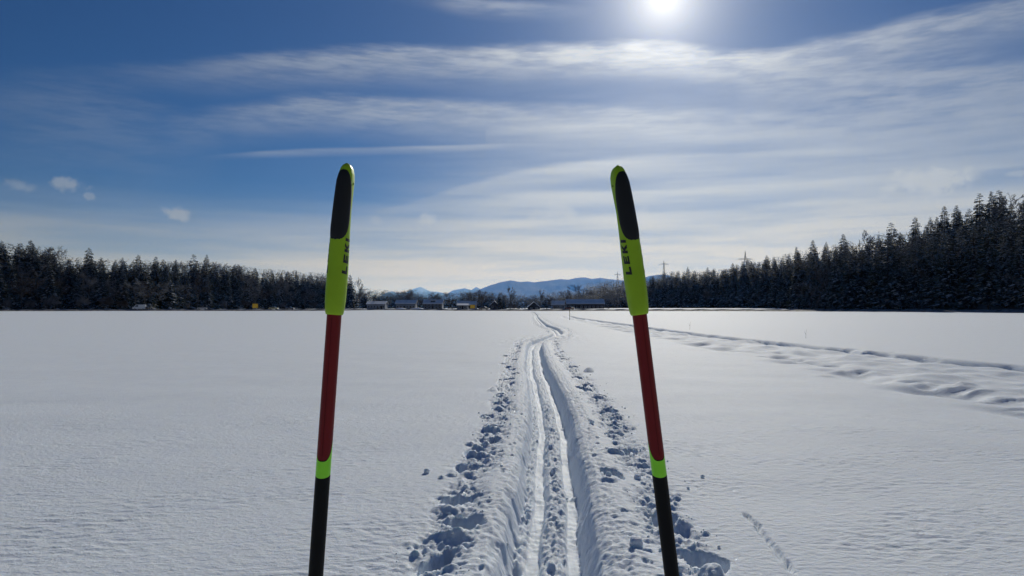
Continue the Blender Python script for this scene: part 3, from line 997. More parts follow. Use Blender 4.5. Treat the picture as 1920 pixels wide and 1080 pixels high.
# far wood behind the village and on the far rise: one dark mass
C_TOP = np.array([(640, 545), (660, 546), (690, 547), (720, 551), (760, 549), (800, 552), (850, 553), (880, 548), (900, 550), (960, 556), (1000, 557), (1040, 553), (1060, 551)], float)
far = []
for row in range(3):
    px = 640.0
    while px < 1075:
        D = 880 + row * 16 + tr.uniform(-5, 5)
        far.append(('bare' if tr.random() < 0.18 else 'far_spruce', int(tr.integers(0, 4)), wx(px, D), D, 0.5, (wz(float(np.interp(px, C_TOP[:, 0], C_TOP[:, 1])), D)) * tr.uniform(0.95, 1.22), tr.uniform(0, 6.28), 1.5))
        px += tr.uniform(0.7, 1.3) * 3.8
for row in range(8):
    px = 1048.0
    while px < 1245:
        D = 690 + row * 22 + tr.uniform(-6, 6)
        z = far_hill_z(px, D)
        h = (wz(float(r_top(px)), D) - z) * (0.62 + 0.38 * row / 7) * tr.uniform(0.85, 1.02)
        far.append(('bare' if tr.random() < 0.12 else 'far_spruce', int(tr.integers(0, 4)), wx(px, D), D, z, min(max(h, 6), 30), tr.uniform(0, 6.28), 1.4))
        px += tr.uniform(0.7, 1.3) * 5.5


LOW = {}
for i in range(4):
    t, c = spruce_meshes(500 + i, 26, 5.0, 26, 8, 0.3, 0.62, 0.03, 0.0, True)
    LOW[('spruce', i)] = c
    LOW[('far_spruce', i)] = spruce_meshes(540 + i, 26, 5.2, 15, 7, 0.25, 0.6, 0.0, 0.0, True)[1]
    t, c = bare_meshes(520 + i, 16, 0.7, 7, 1, lite=True)
    LOW[('bare', i)] = MB(); LOW[('bare', i)].v = t.v + c.v; LOW[('bare', i)].f = t.f + [tuple(k + len(t.v) for k in f) for f in c.f]; LOW[('bare', i)].fm = [2] * (len(t.f) + len(c.f))


def wood_mass(name, items, label):
    V, Fv, Fn, M, off = [], [], [], [], 0
    for kind, i, x, y, z, h, rot, wide in items:
        mb = LOW[(kind, i % 4)]
        a = np.array(mb.v); s = h / a[:, 2].max()
        cr, sr = math.cos(rot), math.sin(rot)
        b = np.stack([(a[:, 0] * cr - a[:, 1] * sr) * s * wide + x, (a[:, 0] * sr + a[:, 1] * cr) * s * wide + y, a[:, 2] * s + z], -1)
        V.append(b); Fv += [tuple(k + off for k in f) for f in mb.f]; M += mb.fm
        off += len(a)
    o = mesh_obj(name, np.concatenate(V), Fv, [MAT_NEEDLE, MAT_NEEDLE_SNOW, MAT_TWIG], None, M)
    tag(o, label, 'forest', kind='stuff')


wood_mass('forest', [m_ for m_ in mass if m_[2] < 0], 'dense dark spruce wood behind the front trees at left')
wood_mass('forest', [m_ for m_ in mass if m_[2] > 0], 'dense dark spruce wood covering the slope at right')
wood_mass('forest', far, 'far dark belt of trees behind the village below the mountains')

# ------------------------------------------------------------------ village
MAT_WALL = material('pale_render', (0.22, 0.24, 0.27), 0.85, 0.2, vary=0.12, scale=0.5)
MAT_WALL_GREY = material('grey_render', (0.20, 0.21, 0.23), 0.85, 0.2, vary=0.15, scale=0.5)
MAT_WOODWALL = material('dark_timber', (0.045, 0.036, 0.030), 0.8, 0.25, vary=0.35, scale=1.5)
MAT_ROOFSNOW = material('snow_on_roof', (0.80, 0.83, 0.87), 0.7, 0.2, vary=0.08, scale=0.4)
MAT_TILE = material('dark_roof_tiles', (0.10, 0.085, 0.08), 0.8, 0.3, vary=0.3, scale=2)
MAT_GLASS = material('window_glass', (0.03, 0.035, 0.04), 0.12, 0.6)
MAT_FRAME = material('white_window_frame', (0.45, 0.45, 0.45), 0.5, 0.4)
MAT_STONE = material('chimney_plaster', (0.25, 0.24, 0.23), 0.9, 0.2, vary=0.2, scale=3)


def house(name, px0, px1, D, eave_y, ridge_y, depth, label, wall=MAT_WALL, floors=1, wins=5, chim=(0.5,), gable_front=False, base_z=0.6, roof_over=0.5, door=0.5, cover=MAT_ROOFSNOW, balcony=False, dormer=False):
    x0, x1 = wx(px0, D), wx(px1, D)
    cx, w = (x0 + x1) / 2, (x1 - x0)
    e = wz(eave_y, D) - base_z; rg = wz(ridge_y, D) - base_z
    o = empty(name, (cx, D, base_z))
    h = w / 2
    b = MB()
    if not gable_front:
        b.poly([(-h, 0, -0.6), (h, 0, -0.6), (h, depth, -0.6), (-h, depth, -0.6), (-h, 0, e), (h, 0, e), (h, depth, e), (-h, depth, e), (-h, depth / 2, rg), (h, depth / 2, rg)],
               [(0, 1, 5, 4), (1, 2, 6, 9, 5), (2, 3, 7, 6), (3, 0, 4, 8, 7), (4, 5, 9, 8), (6, 7, 8, 9)])
    else:
        b.poly([(-h, 0, -0.6), (h, 0, -0.6), (h, depth, -0.6), (-h, depth, -0.6), (-h, 0, e), (h, 0, e), (h, depth, e), (-h, depth, e), (0, 0, rg), (0, depth, rg)],
               [(0, 1, 5, 8, 4), (1, 2, 6, 5), (2, 3, 7, 9, 6), (3, 0, 4, 7), (5, 6, 9, 8), (7, 4, 8, 9)])
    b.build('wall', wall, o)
    ro = MB(); sn = MB()
    th = 0.18
    if not gable_front:
        sl = (rg - e) / (depth / 2)
        for sg, m_, y_a in ((0, None, -roof_over), (1, None, depth + roof_over)):
            ya, za = (y_a, e - sl * roof_over); yb, zb = depth / 2, rg
            X = h + roof_over
            for mb, lo, hi, mi in ((ro, 0.02, 0.02 + th, 0), (sn, 0.03 + th, 0.03 + th + 0.28, 0)):
                mb.poly([(-X, ya, za + lo), (X, ya, za + lo), (X, yb, zb + lo), (-X, yb, zb + lo), (-X, ya, za + hi), (X, ya, za + hi), (X, yb, zb + hi), (-X, yb, zb + hi)],
                        [(0, 3, 2, 1), (4, 5, 6, 7), (0, 1, 5, 4), (1, 2, 6, 5), (2, 3, 7, 6), (3, 0, 4, 7)])
    else:
        sl = (rg - e) / h
        for sg in (-1, 1):
            xa, za = sg * (h + roof_over), e - sl * roof_over
            ya, yb = -roof_over, depth + roof_over
            for mb, lo, hi in ((ro, 0.02, 0.02 + th), (sn, 0.03 + th, 0.03 + th + 0.28)):
                pts = [(xa, ya, za + lo), (0, ya, rg + lo), (0, yb, rg + lo), (xa, yb, za + lo), (xa, ya, za + hi), (0, ya, rg + hi), (0, yb, rg + hi), (xa, yb, za + hi)]
                mb.poly(pts, [(0, 3, 2, 1), (4, 5, 6, 7), (0, 1, 5, 4), (1, 2, 6, 5), (2, 3, 7, 6), (3, 0, 4, 7)])
    roof = ro.build('roof', MAT_TILE, o)
    sc_ = sn.build('roof_snow', cover, roof)
    for u in chim:
        c = MB(); cxp = -h + w * u
        yb_ = depth / 2 if not gable_front else depth * 0.5
        c.box(cxp - .35, cxp + .35, yb_ - .35, yb_ + .35, rg - 0.5, rg + 1.1); c.box(cxp - .45, cxp + .45, yb_ - .45, yb_ + .45, rg + 1.103, rg + 1.25)
        c.build('chimney', MAT_STONE, roof)
    fh = e / floors
    for fl in range(floors):
        for k in range(wins):
            if gable_front and wins == 1: u = 0.5
            else: u = (k + 0.6) / (wins + 0.2)
            ww = min(1.2, w / (wins + 1) * 0.55); xx = -h + w * u
            z0 = fl * fh + 0.9 if fh > 2.2 else fl * fh + fh * .3
            z1 = min(z0 + 1.25, (fl + 1) * fh - 0.2)
            f_ = MB()
            f_.box(xx - ww / 2 - .1, xx + ww / 2 + .1, -.06, -.003, z0 - .1, z1 + .1)
            f_.box(xx - ww / 2 - .2, xx + ww / 2 + .2, -.16, -.063, z0 - .18, z0 - .1)
            win = f_.build('window', MAT_FRAME, o)
            for sg in (-1, 1):
                g = MB(); g.box(xx + (sg - 1) * ww / 4 + .03, xx + (sg + 1) * ww / 4 - .03, -.075, -.063, z0, z1)
                g.build('pane', MAT_GLASS, win)
    if door is not None:
        d = MB(); xd = -h + w * door
        d.box(xd - .55, xd + .55, -.08, -.003, -.3, 2.05)
        dd = d.build('door', MAT_WOODWALL, o)
        k = MB(); k.box(xd + .38, xd + .44, -.15, -.083, .95, 1.08); k.build('handle', MAT_FRAME, dd)
    if balcony:
        k = MB(); k.box(-h * .92, h * .92, -1.3, -.18, fh - .12, fh); k.build('balcony', MAT_WOODWALL, o)
        k = MB()
        for u in np.linspace(-h * .92, h * .92, 25): k.box(u - .05, u + .05, -1.3, -1.24, fh + .003, fh + .9)
        k.box(-h * .92, h * .92, -1.32, -1.22, fh + .903, fh + 1.0)
        k.build('railing', MAT_WOODWALL, o)
    if dormer:
        k = MB(); k.box(-1.4, 1.4, depth * .12, depth * .4, e + .5, e + 2.2); k.build('dormer', MAT_WOODWALL, roof)
        k = MB(); k.box(-1.7, 1.7, depth * .08, depth * .42, e + 2.203, e + 2.45); k.build('dormer_snow', MAT_ROOFSNOW, roof)
    tag(o, label, 'house')
    return o


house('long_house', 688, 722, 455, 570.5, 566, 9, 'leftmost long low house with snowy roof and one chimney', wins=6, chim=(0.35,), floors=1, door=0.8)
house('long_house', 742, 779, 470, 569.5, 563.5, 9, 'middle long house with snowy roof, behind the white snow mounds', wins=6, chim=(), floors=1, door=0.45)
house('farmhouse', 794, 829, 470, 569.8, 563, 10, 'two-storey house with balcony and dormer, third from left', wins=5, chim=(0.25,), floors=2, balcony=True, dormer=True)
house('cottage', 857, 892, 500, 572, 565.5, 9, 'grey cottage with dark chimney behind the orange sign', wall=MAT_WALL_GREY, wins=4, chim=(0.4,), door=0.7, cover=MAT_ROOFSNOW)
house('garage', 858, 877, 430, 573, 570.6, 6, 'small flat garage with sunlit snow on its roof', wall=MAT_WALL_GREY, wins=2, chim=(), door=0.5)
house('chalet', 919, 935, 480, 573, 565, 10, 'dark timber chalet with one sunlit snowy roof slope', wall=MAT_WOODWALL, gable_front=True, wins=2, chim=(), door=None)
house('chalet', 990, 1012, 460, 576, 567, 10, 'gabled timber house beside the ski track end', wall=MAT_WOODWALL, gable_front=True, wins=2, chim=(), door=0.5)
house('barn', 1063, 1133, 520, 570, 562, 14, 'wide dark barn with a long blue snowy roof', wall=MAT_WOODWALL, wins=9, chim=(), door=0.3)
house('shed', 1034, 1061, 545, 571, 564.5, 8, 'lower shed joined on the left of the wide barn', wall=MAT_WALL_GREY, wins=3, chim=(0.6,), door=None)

# village trees and hedges
for px, py, D, kind, k, wide, lab in [
        (675, 519, 620, 'poplar', 0, 0.8, 'thin lone bare tree beside the left wood'), (766, 541, 640, 'bare', 1, 1.6, 'round bare crown behind the middle long house'),
        (893, 543, 520, 'bare', 0, 1.7, 'wide bare tree left of the chalet'), (908, 543, 530, 'bare', 2, 1.5, 'brownish bare tree close left of the chalet'),
        (878, 549, 540, 'bare', 3, 1.3, 'smaller bare tree behind the cottage'), (944, 548, 500, 'bare', 1, 1.0, 'open bare tree right above the chalet roof'),
        (957, 536, 470, 'poplar', 0, 1.5, 'tall upright bare tree against the blue ridge'), (1012, 541, 500, 'poplar', 0, 1.2, 'slim bare tree above the gabled house'),
        (1024, 556, 490, 'bare', 2, 1.6, 'bushy bare tree between gabled house and shed'), (1000, 560, 520, 'bare', 3, 1.5, 'low bare tree behind the gabled house'),
        (1072, 541, 640, 'bare', 0, 1.1, 'bare tree behind the left end of the barn'), (1150, 549, 545, 'bare', 1, 1.9, 'wide bare tree right of the barn'), (1178, 545, 560, 'bare', 3, 1.7, 'bare tree half hidden by the right ski pole'),
        (840, 556, 520, 'bare', 2, 1.5, 'bare tree right of the two-storey house'), (728, 560, 520, 'bare', 1, 1.6, 'bare tree between the two long houses'), (785, 561, 520, 'bare', 0, 1.3, 'bare tree left of the two-storey house')]:
    plant(kind, k, 'bare_tree', 'tree', wx(px, D), D, 0.55, wz(py, D) - 0.55, lab, None, wide)
for px, py, D, k, lab in [(937, 548, 480, 4, 'dark spruce just right of the chalet'), (944, 553, 475, 2, 'shorter spruce beside the tall upright bare tree'), (881, 547, 560, 1, 'dark spruce behind the cottage roof'),
                          (1064, 548, 660, 0, 'spruce behind the shed roof'), (703, 549, 600, 2, 'spruce behind the leftmost long house'), (685, 548, 600, 4, 'spruce at the left end of the village')]:
    plant('spruce', k, 'spruce_tree', 'tree', wx(px, D), D, 0.55, wz(py, D) - 0.55, lab, None, 1.3)
for px, w, py, D, lab in [(935, 1.7, 571, 372, 'low dark bush in front of the chalet'), (960, 2.2, 569, 375, 'wide dark bush right of the chalet'), (972, 1.5, 575, 372, 'small bush at the right end of the bush row'), (993, 1.2, 577, 368, 'small round bush by the ski track end'),
                          (849, 1.0, 575, 366, 'squat dark bush left of the garage'), (868, 1.0, 578, 366, 'little bush before the garage'), (708, 2.0, 576, 378, 'bush before the leftmost long house'), (770, 1.5, 577, 376, 'dark bush between the white snow mounds'),
                          (820, 1.6, 577, 378, 'bush before the two-storey house'), (1040, 1.8, 574, 395, 'bush before the shed'), (1140, 2.0, 573, 400, 'bush at the right end of the barn')]:
    plant('bush', px % 2, 'shrub', 'shrub', wx(px, D), D, 0.5, wz(py, D) - 0.5, lab, None, w)
# shovelled mounds of snow before the middle house
for px, D, rx, hz, lab in [(752, 372, 4.0, 0.75, 'left shovelled snow mound before the middle long house'), (783, 372, 4.6, 0.85, 'right shovelled snow mound before the middle long house')]:
    v, f = [], []
    for j in range(7):
        t = j / 6
        for k in range(18):
            a = 6.283 * k / 18; rad = rx * (1 - t) * (1 + 0.14 * math.sin(3 * a + px) + 0.08 * math.sin(7 * a))
            v.append((math.cos(a) * rad, math.sin(a) * rad * .6, hz * math.sin(t * math.pi / 2) * (1 + .08 * math.sin(5 * a))))
    for j in range(6):
        for k in range(18):
            f.append((j * 18 + k, j * 18 + (k + 1) % 18, (j + 1) * 18 + (k + 1) % 18, (j + 1) * 18 + k))
    o = mesh_obj('snow_mound', v, f, MAT_SNOW2, None, None, True)
    o.location = (wx(px, D), D, 0.58)
    tag(o, lab, 'snow mound', 'shovelled snow mounds')

# ------------------------------------------------------------------ vehicles on the road
MAT_TYRE = material('tyre_rubber', (0.02, 0.02, 0.02), 0.8, 0.3)
MAT_RIM = material('wheel_rim', (0.4, 0.4, 0.42), 0.35, 0.5, metal=0.8)
MAT_LAMP = material('headlamp_glass', (0.75, 0.75, 0.72), 0.1, 0.6)


def vehicle(name, px, paint, label, cat, L=4.3, Wd=1.75, shape='car', facing=1):
    x = wx(px, 345)
    D = float(road_y(x))
    x = wx(px, D); D = float(road_y(x))
    sl = (float(road_y(x + 5)) - float(road_y(x - 5))) / 10
    o = empty(name, (x, D + (1.6 if facing > 0 else -1.6), 0.525), math.atan(sl) + (0 if facing > 0 else math.pi))
    if shape == 'car':
        prof = [(-L / 2, .35), (-L / 2, .78), (-L / 2 + .12, .92), (-L * .33, .98), (-L * .20, 1.42), (L * .10, 1.46), (L * .27, 1.0), (L / 2 - .15, .82), (L / 2, .62), (L / 2, .35)]
        cab = [(-L * .30, 1.0), (-L * .185, 1.37), (L * .095, 1.40), (L * .235, 1.0)]
    else:
        prof = [(-L / 2, .4), (-L / 2, 2.2), (-L / 2 + .15, 2.35), (L * .22, 2.38), (L * .36, 1.45), (L / 2 - .1, 1.15), (L / 2, .8), (L / 2, .4)]
        cab = [(L * .05, 1.4), (L * .05, 2.1), (L * .20, 2.1), (L * .32, 1.4)]
    b = MB(); n = len(prof)
    inset = lambda z: 0.16 * max(0, z - 0.95)
    v = [(p[0], -Wd / 2 + inset(p[1]), p[1]) for p in prof] + [(p[0], Wd / 2 - inset(p[1]), p[1]) for p in prof]
    f = [tuple(range(n)), tuple(reversed(range(n, 2 * n)))] + [((i + 1) % n, i, i + n, (i + 1) % n + n) for i in range(n)]
    b.poly(v, f)
    b.build('body', paint, o)
    for sg in (-1, 1):
        w = MB()
        pts = [(p[0], sg * (Wd / 2 - inset(p[1]) + .012), p[1]) for p in cab]
        w.poly(pts, [(0, 1, 2, 3) if sg > 0 else (3, 2, 1, 0)])
        w.build('side_window', MAT_GLASS, o)
    i0 = 5 if shape == 'car' else 3
    a, c = prof[i0], prof[i0 + 1]
    w = MB()
    q = lambda t, sd: (a[0] + (c[0] - a[0]) * t + .012, sd * (Wd / 2 - .14 - inset(a[1] + (c[1] - a[1]) * t)), a[1] + (c[1] - a[1]) * t + .012)
    w.poly([q(.12, -1), q(.12, 1), q(.9, 1), q(.9, -1)], [(0, 1, 2, 3)])
    w.build('windscreen', MAT_GLASS, o)
    for sx in (-L * .31, L * .31):
        for sg in (-1, 1):
            t = MB()
            yo = sg * (Wd / 2 - .09)
            t.tube([(sx, yo - .11, .33), (sx, yo + .11, .33)], [.33, .33], 14)
            wh = t.build('wheel', MAT_TYRE, o)
            t = MB(); t.tube([(sx, yo + sg * .10, .33), (sx, yo + sg * .125, .33)], [.2, .19], 10); t.build('rim', MAT_RIM, wh)
    for sg in (-1, 1):
        t = MB(); t.box(L / 2 - .04, L / 2 + .02, sg * .58 - .16, sg * .58 + .16, .62, .78); t.build('headlight', MAT_LAMP, o)
    tag(o, label, cat)
    return o


def paint(name, col): return material(name, col, 0.25, 0.5, coat=0.6)


vehicle('van', 263, paint('white_van_paint', (0.7, 0.71, 0.72)), 'white delivery van on the road before the left wood', 'van', 5.4, 2.0, 'van', -1)
vehicle('car', 275, paint('black_paint', (0.02, 0.02, 0.024)), 'dark car close behind the white van', 'car', facing=-1)
vehicle('car', 377, paint('silver_paint', (0.72, 0.73, 0.74)), 'silver car alone on the road left of the yellow sign', 'car')
vehicle('car', 511, paint('pale_yellow_paint', (0.62, 0.58, 0.30)), 'pale yellow car right of the yellow sign', 'car')
vehicle('car', 541, paint('navy_paint', (0.03, 0.035, 0.06)), 'dark blue car just left of the left ski pole', 'car')
vehicle('car', 1069, paint('dark_red_paint', (0.16, 0.03, 0.03)), 'dark red car on the road behind the marker stake', 'car')
vehicle('car', 907, paint('grey_paint', (0.08, 0.08, 0.09)), 'dark grey car parked on the road left of the chalet', 'car')

# yellow road signs
MAT_YELLOW = material('yellow_sign_sheet', (0.72, 0.42, 0.02), 0.5, 0.4, vary=0.06, scale=1)
MAT_STEEL = material('galvanised_steel', (0.35, 0.36, 0.37), 0.5, 0.5, metal=0.6, vary=0.15, scale=5)
MAT_BLACKPRINT = material('black_print', (0.02, 0.02, 0.02), 0.5, 0.3)
for px, D, w, h, zc, lab, lines in [(478.5, 338, 2.6, 2.1, 2.3, 'square yellow direction sign on two posts before the left wood', 3), (886, 336, 2.2, 1.7, 2.0, 'orange-yellow road sign in front of the grey cottage', 2)]:
    o = empty('road_sign', (wx(px, D), D, 0.0))
    b = MB(); b.box(-w / 2, w / 2, -.03, .03, zc - h / 2, zc + h / 2); p = b.build('sign_panel', MAT_YELLOW, o)
    b = MB()
    for a_, b_, c_, d_ in ((-w / 2 + .06, w / 2 - .06, h / 2 - .12, h / 2 - .06), (-w / 2 + .06, w / 2 - .06, -h / 2 + .06, -h / 2 + .12)):
        b.box(a_, b_, -.04, -.033, zc + c_, zc + d_)
    for sg in (-1, 1): b.box(sg * (w / 2 - .09) - .03, sg * (w / 2 - .09) + .03, -.04, -.033, zc - h / 2 + .123, zc + h / 2 - .123)
    b.build('border', MAT_BLACKPRINT, p)
    for sg in (-1, 1):
        b = MB(); b.tube([(sg * w * .32, .08, -.3), (sg * w * .32, .08, zc + h / 2)], [.05, .05], 8); b.build('post', MAT_STEEL, o)
    tag(o, lab, 'road sign')

# marker stake on the field
D = 84.0
o = empty('marker_stake', (wx(1068, D), D, 0.0))
MAT_STAKE = material('weathered_stake', (0.10, 0.085, 0.075), 0.85, 0.2, vary=0.3, scale=6)
MAT_REDTOP = material('faded_red_paint', (0.22, 0.06, 0.05), 0.7, 0.3, vary=0.3, scale=6)
b = MB(); b.tube([(0, 0, -.3), (0.01, 0, .6), (0.0, 0, 1.12)], [.032, .03, .03], 8); b.build('stake', MAT_STAKE, o)
b = MB(); b.tube([(0, 0, 1.12), (0, 0, 1.36)], [.036, .036], 8); b.build('red_tip', MAT_REDTOP, o)
tag(o, 'thin dark marker stake with reddish tip standing in the snow', 'stake')

# dry stalks poking through the snow on the right
for px, D, h, lab in [(1293, 46, 0.5, 'single dry stalk in the snow near the right ski pole'), (1510, 33, 0.42, 'dry stalk in the snow in the middle of the right field')]:
    b = MB(); b.tube([(0, 0, -.1), (.01, 0, h * .6), (.05, 0, h)], [.006, .005, .003], 5)
    b.tube([(.008, 0, h * .4), (-.07, 0, h * .75)], [.004, .003], 5)
    o = b.build('dry_stalk', MAT_TWIG_BROWN)
    o.location = (wx(px, D), D, snow_height(wx(px, D), D)); tag(o, lab, 'plant')


# ------------------------------------------------------------------ power pylons
def pylon(px, py_top, D, H, arm, label, arms=((0.80, 1.0),)):
    zt = wz(py_top, D); z0 = zt - H
    o = empty('power_pylon', (wx(px, D), D, z0))
    b = MB()
    wb, wt = H * 0.075, 0.35
    lev = [0, .12, .24, .36, .47, .57, .66, .74, .81, .87, .93, 1.0]
    half = lambda t: wb * (1 - t) ** 1.25 + wt * min(1, (1 - t) * 6 + .15)
    cs = ((-1, -1), (1, -1), (1, 1), (-1, 1))
    for a, c in zip(lev[:-1], lev[1:]):
        for k, (sx, sy) in enumerate(cs):
            b.tube([(sx * half(a), sy * half(a), a * H), (sx * half(c), sy * half(c), c * H)], [.20, .18], 4, cap=False)
            nx, ny = cs[(k + 1) % 4]
            b.tube([(sx * half(a), sy * half(a), a * H), (nx * half(c), ny * half(c), c * H)], [.12, .12], 3, cap=False)
            b.tube([(nx * half(a), ny * half(a), a * H), (sx * half(c), sy * half(c), c * H)], [.12, .12], 3, cap=False)
    b.build('lattice_mast', MAT_STEEL, o)
    for t, fr in arms:
        c = MB(); L = arm * fr / 2; z = t * H
        for sy in (-1, 1):
            for sg in (-1, 1):
                c.tube([(sg * half(t), sy * half(t), z), (sg * L, 0, z + .2)], [.22, .17], 4, cap=False)
                c.tube([(sg * half(t), sy * half(t), z + 1.8), (sg * L, 0, z + .25)], [.17, .14], 4, cap=False)
                for u in (.25, .5, .75):
                    c.tube([(sg * (half(t) + (L - half(t)) * u), sy * half(t) * (1 - u), z + .2 * u), (sg * (half(t) + (L - half(t)) * (u - .12)), sy * half(t) * (1 - u), z + 1.8 * (1 - u) + .2)], [.07, .07], 3, cap=False)
        ca = c.build('crossarm', MAT_STEEL, o)
        for u in (-1, -.55, .55, 1):
            i_ = MB(); i_.tube([(u * L * .98, 0, z + .1), (u * L * .98, 0, z - 2.2)], [.12, .12], 5); i_.build('insulator', MAT_STONE, ca)
    tag(o, label, 'pylon')


pylon(1398, 470, 1010, 52, 20, 'larger lattice power pylon on the wooded ridge', ((0.775, 1.0), (0.70, .5)))
pylon(1245, 488, 1330, 52, 17, 'smaller lattice power pylon just right of the ski pole', ((0.86, 1.0),))
pylon(1158, 509, 1600, 45, 14, 'faint tiny power pylon left of the right ski pole', ((0.85, 1.0),))

# ------------------------------------------------------------------ ski poles
def plastic(name, col, rough, spec=0.5, bump=0.0, vary=0.05): return material(name, col, rough, spec, vary=vary, scale=30, bump=bump, bscale=900)


MAT_LIME = plastic('lime_grip_plastic', (0.32, 0.52, 0.016), 0.5, 0.25, 0.00015)
MAT_NEON = plastic('neon_green_lacquer', (0.30, 0.88, 0.015), 0.32, 0.5)
MAT_RED = plastic('dark_red_lacquer', (0.19, 0.008, 0.010), 0.38, 0.2)
MAT_CARBON = plastic('black_carbon', (0.006, 0.0065, 0.007), 0.5, 0.14)
MAT_PAD = plastic('black_soft_pad', (0.010, 0.011, 0.012), 0.65, 0.35, 0.0003)
MAT_CENTRE_LINE = plastic('darker_red_line', (0.11, 0.006, 0.008), 0.5, 0.15)
MAT_PRINT = plastic('black_lettering', (0.012, 0.012, 0.012), 0.5, 0.4)
GH = 0.170                       # grip length
_gt = np.array([0.0, .015, .04, .10, .25, .40, .55, .68, .80, .88, .93, .965, .985, 1.0])
_ga = np.array([.0086, .0095, .0100, .0106, .0109, .0105, .0098, .0092, .0088, .0083, .0074, .0060, .0042, .0006])       # half width
_gf = np.array([.0092, .0104, .0112, .0122, .0128, .0122, .0116, .0120, .0148, .0170, .0166, .0140, .0098, .0008])       # towards the front
_gb = np.array([.0092, .0104, .0112, .0120, .0122, .0116, .0108, .0100, .0092, .0086, .0078, .0062, .0042, .0006])       # towards the back
_gc = np.array([0, 0, 0, 0, 0, -.0003, -.0005, 0, .0012, .0022, .0030, .0034, .0036, .0038])                              # centre line bends forward


def gsurf(th, t, off=0.0):
    """Point on the grip: th = 0 at the back (towards the skier), counter-clockwise seen from above, t 0..1 upwards."""
    a = np.interp(t, _gt, _ga) + off; f = np.interp(t, _gt, _gf) + off; b = np.interp(t, _gt, _gb) + off; c = np.interp(t, _gt, _gc)
    s, k = math.sin(th), math.cos(th)
    e = 0.86
    xx = math.copysign(abs(s) ** e, s) * a
    yy = -math.copysign(abs(k) ** e, k)
    yy = yy * (b if yy < 0 else f)
    return (xx, yy + c, t * GH)


LETTERS = {   # strokes in a unit box (reading direction, letter height)
    'L': [[(0, 0), (.36, 0), (.36, 1), (0, 1)], [(.36, 0), (.96, 0), (.96, .30), (.36, .30)]],
    'E': [[(0, 0), (.34, 0), (.34, 1), (0, 1)], [(.34, 0), (.96, 0), (.96, .25), (.34, .25)], [(.34, .385), (.86, .385), (.86, .615), (.34, .615)], [(.34, .75), (.96, .75), (.96, 1), (.34, 1)]],
    'K': [[(0, 0), (.34, 0), (.34, 1), (0, 1)], [(.34, .34), (.48, .42), (1.06, 1), (.64, 1), (.34, .66)], [(.50, .62), (.36, .44), (.66, 0), (1.1, 0), (.64, .58)]],
    'I': [[(0, 0), (.36, 0), (.36, 1), (0, 1)]]}


def lettering(parent, th_base, t0, size_t, width_th, drift):
    """LEKI running up the grip; letter tops point to the left as seen."""
    b = MB()
    t = t0
    for ch in 'LEKI':
        for st in LETTERS[ch]:
            n = 6
            for i in range(len(st)):
                pass
            # fan over a finely divided outline so that the print follows the curve of the grip
            out = []
            for i, p in enumerate(st):
                q = st[(i + 1) % len(st)]
                for k in range(4):
                    out.append((p[0] + (q[0] - p[0]) * k / 4, p[1] + (q[1] - p[1]) * k / 4))
            cen = (sum(p[0] for p in out) / len(out), sum(p[1] for p in out) / len(out))
            pts = [cen] + out
            w3 = [gsurf(th_base + drift * (t + p[0] * size_t - t0) - p[1] * width_th, t + p[0] * size_t + 0.006 * p[1], 0.00022) for p in pts]
            b.poly(w3, [(0, (i + 1) % len(out) + 1, i + 1) for i in range(len(out))])
        t += size_t * 1.28
    return b.build('lettering', MAT_PRINT, parent)


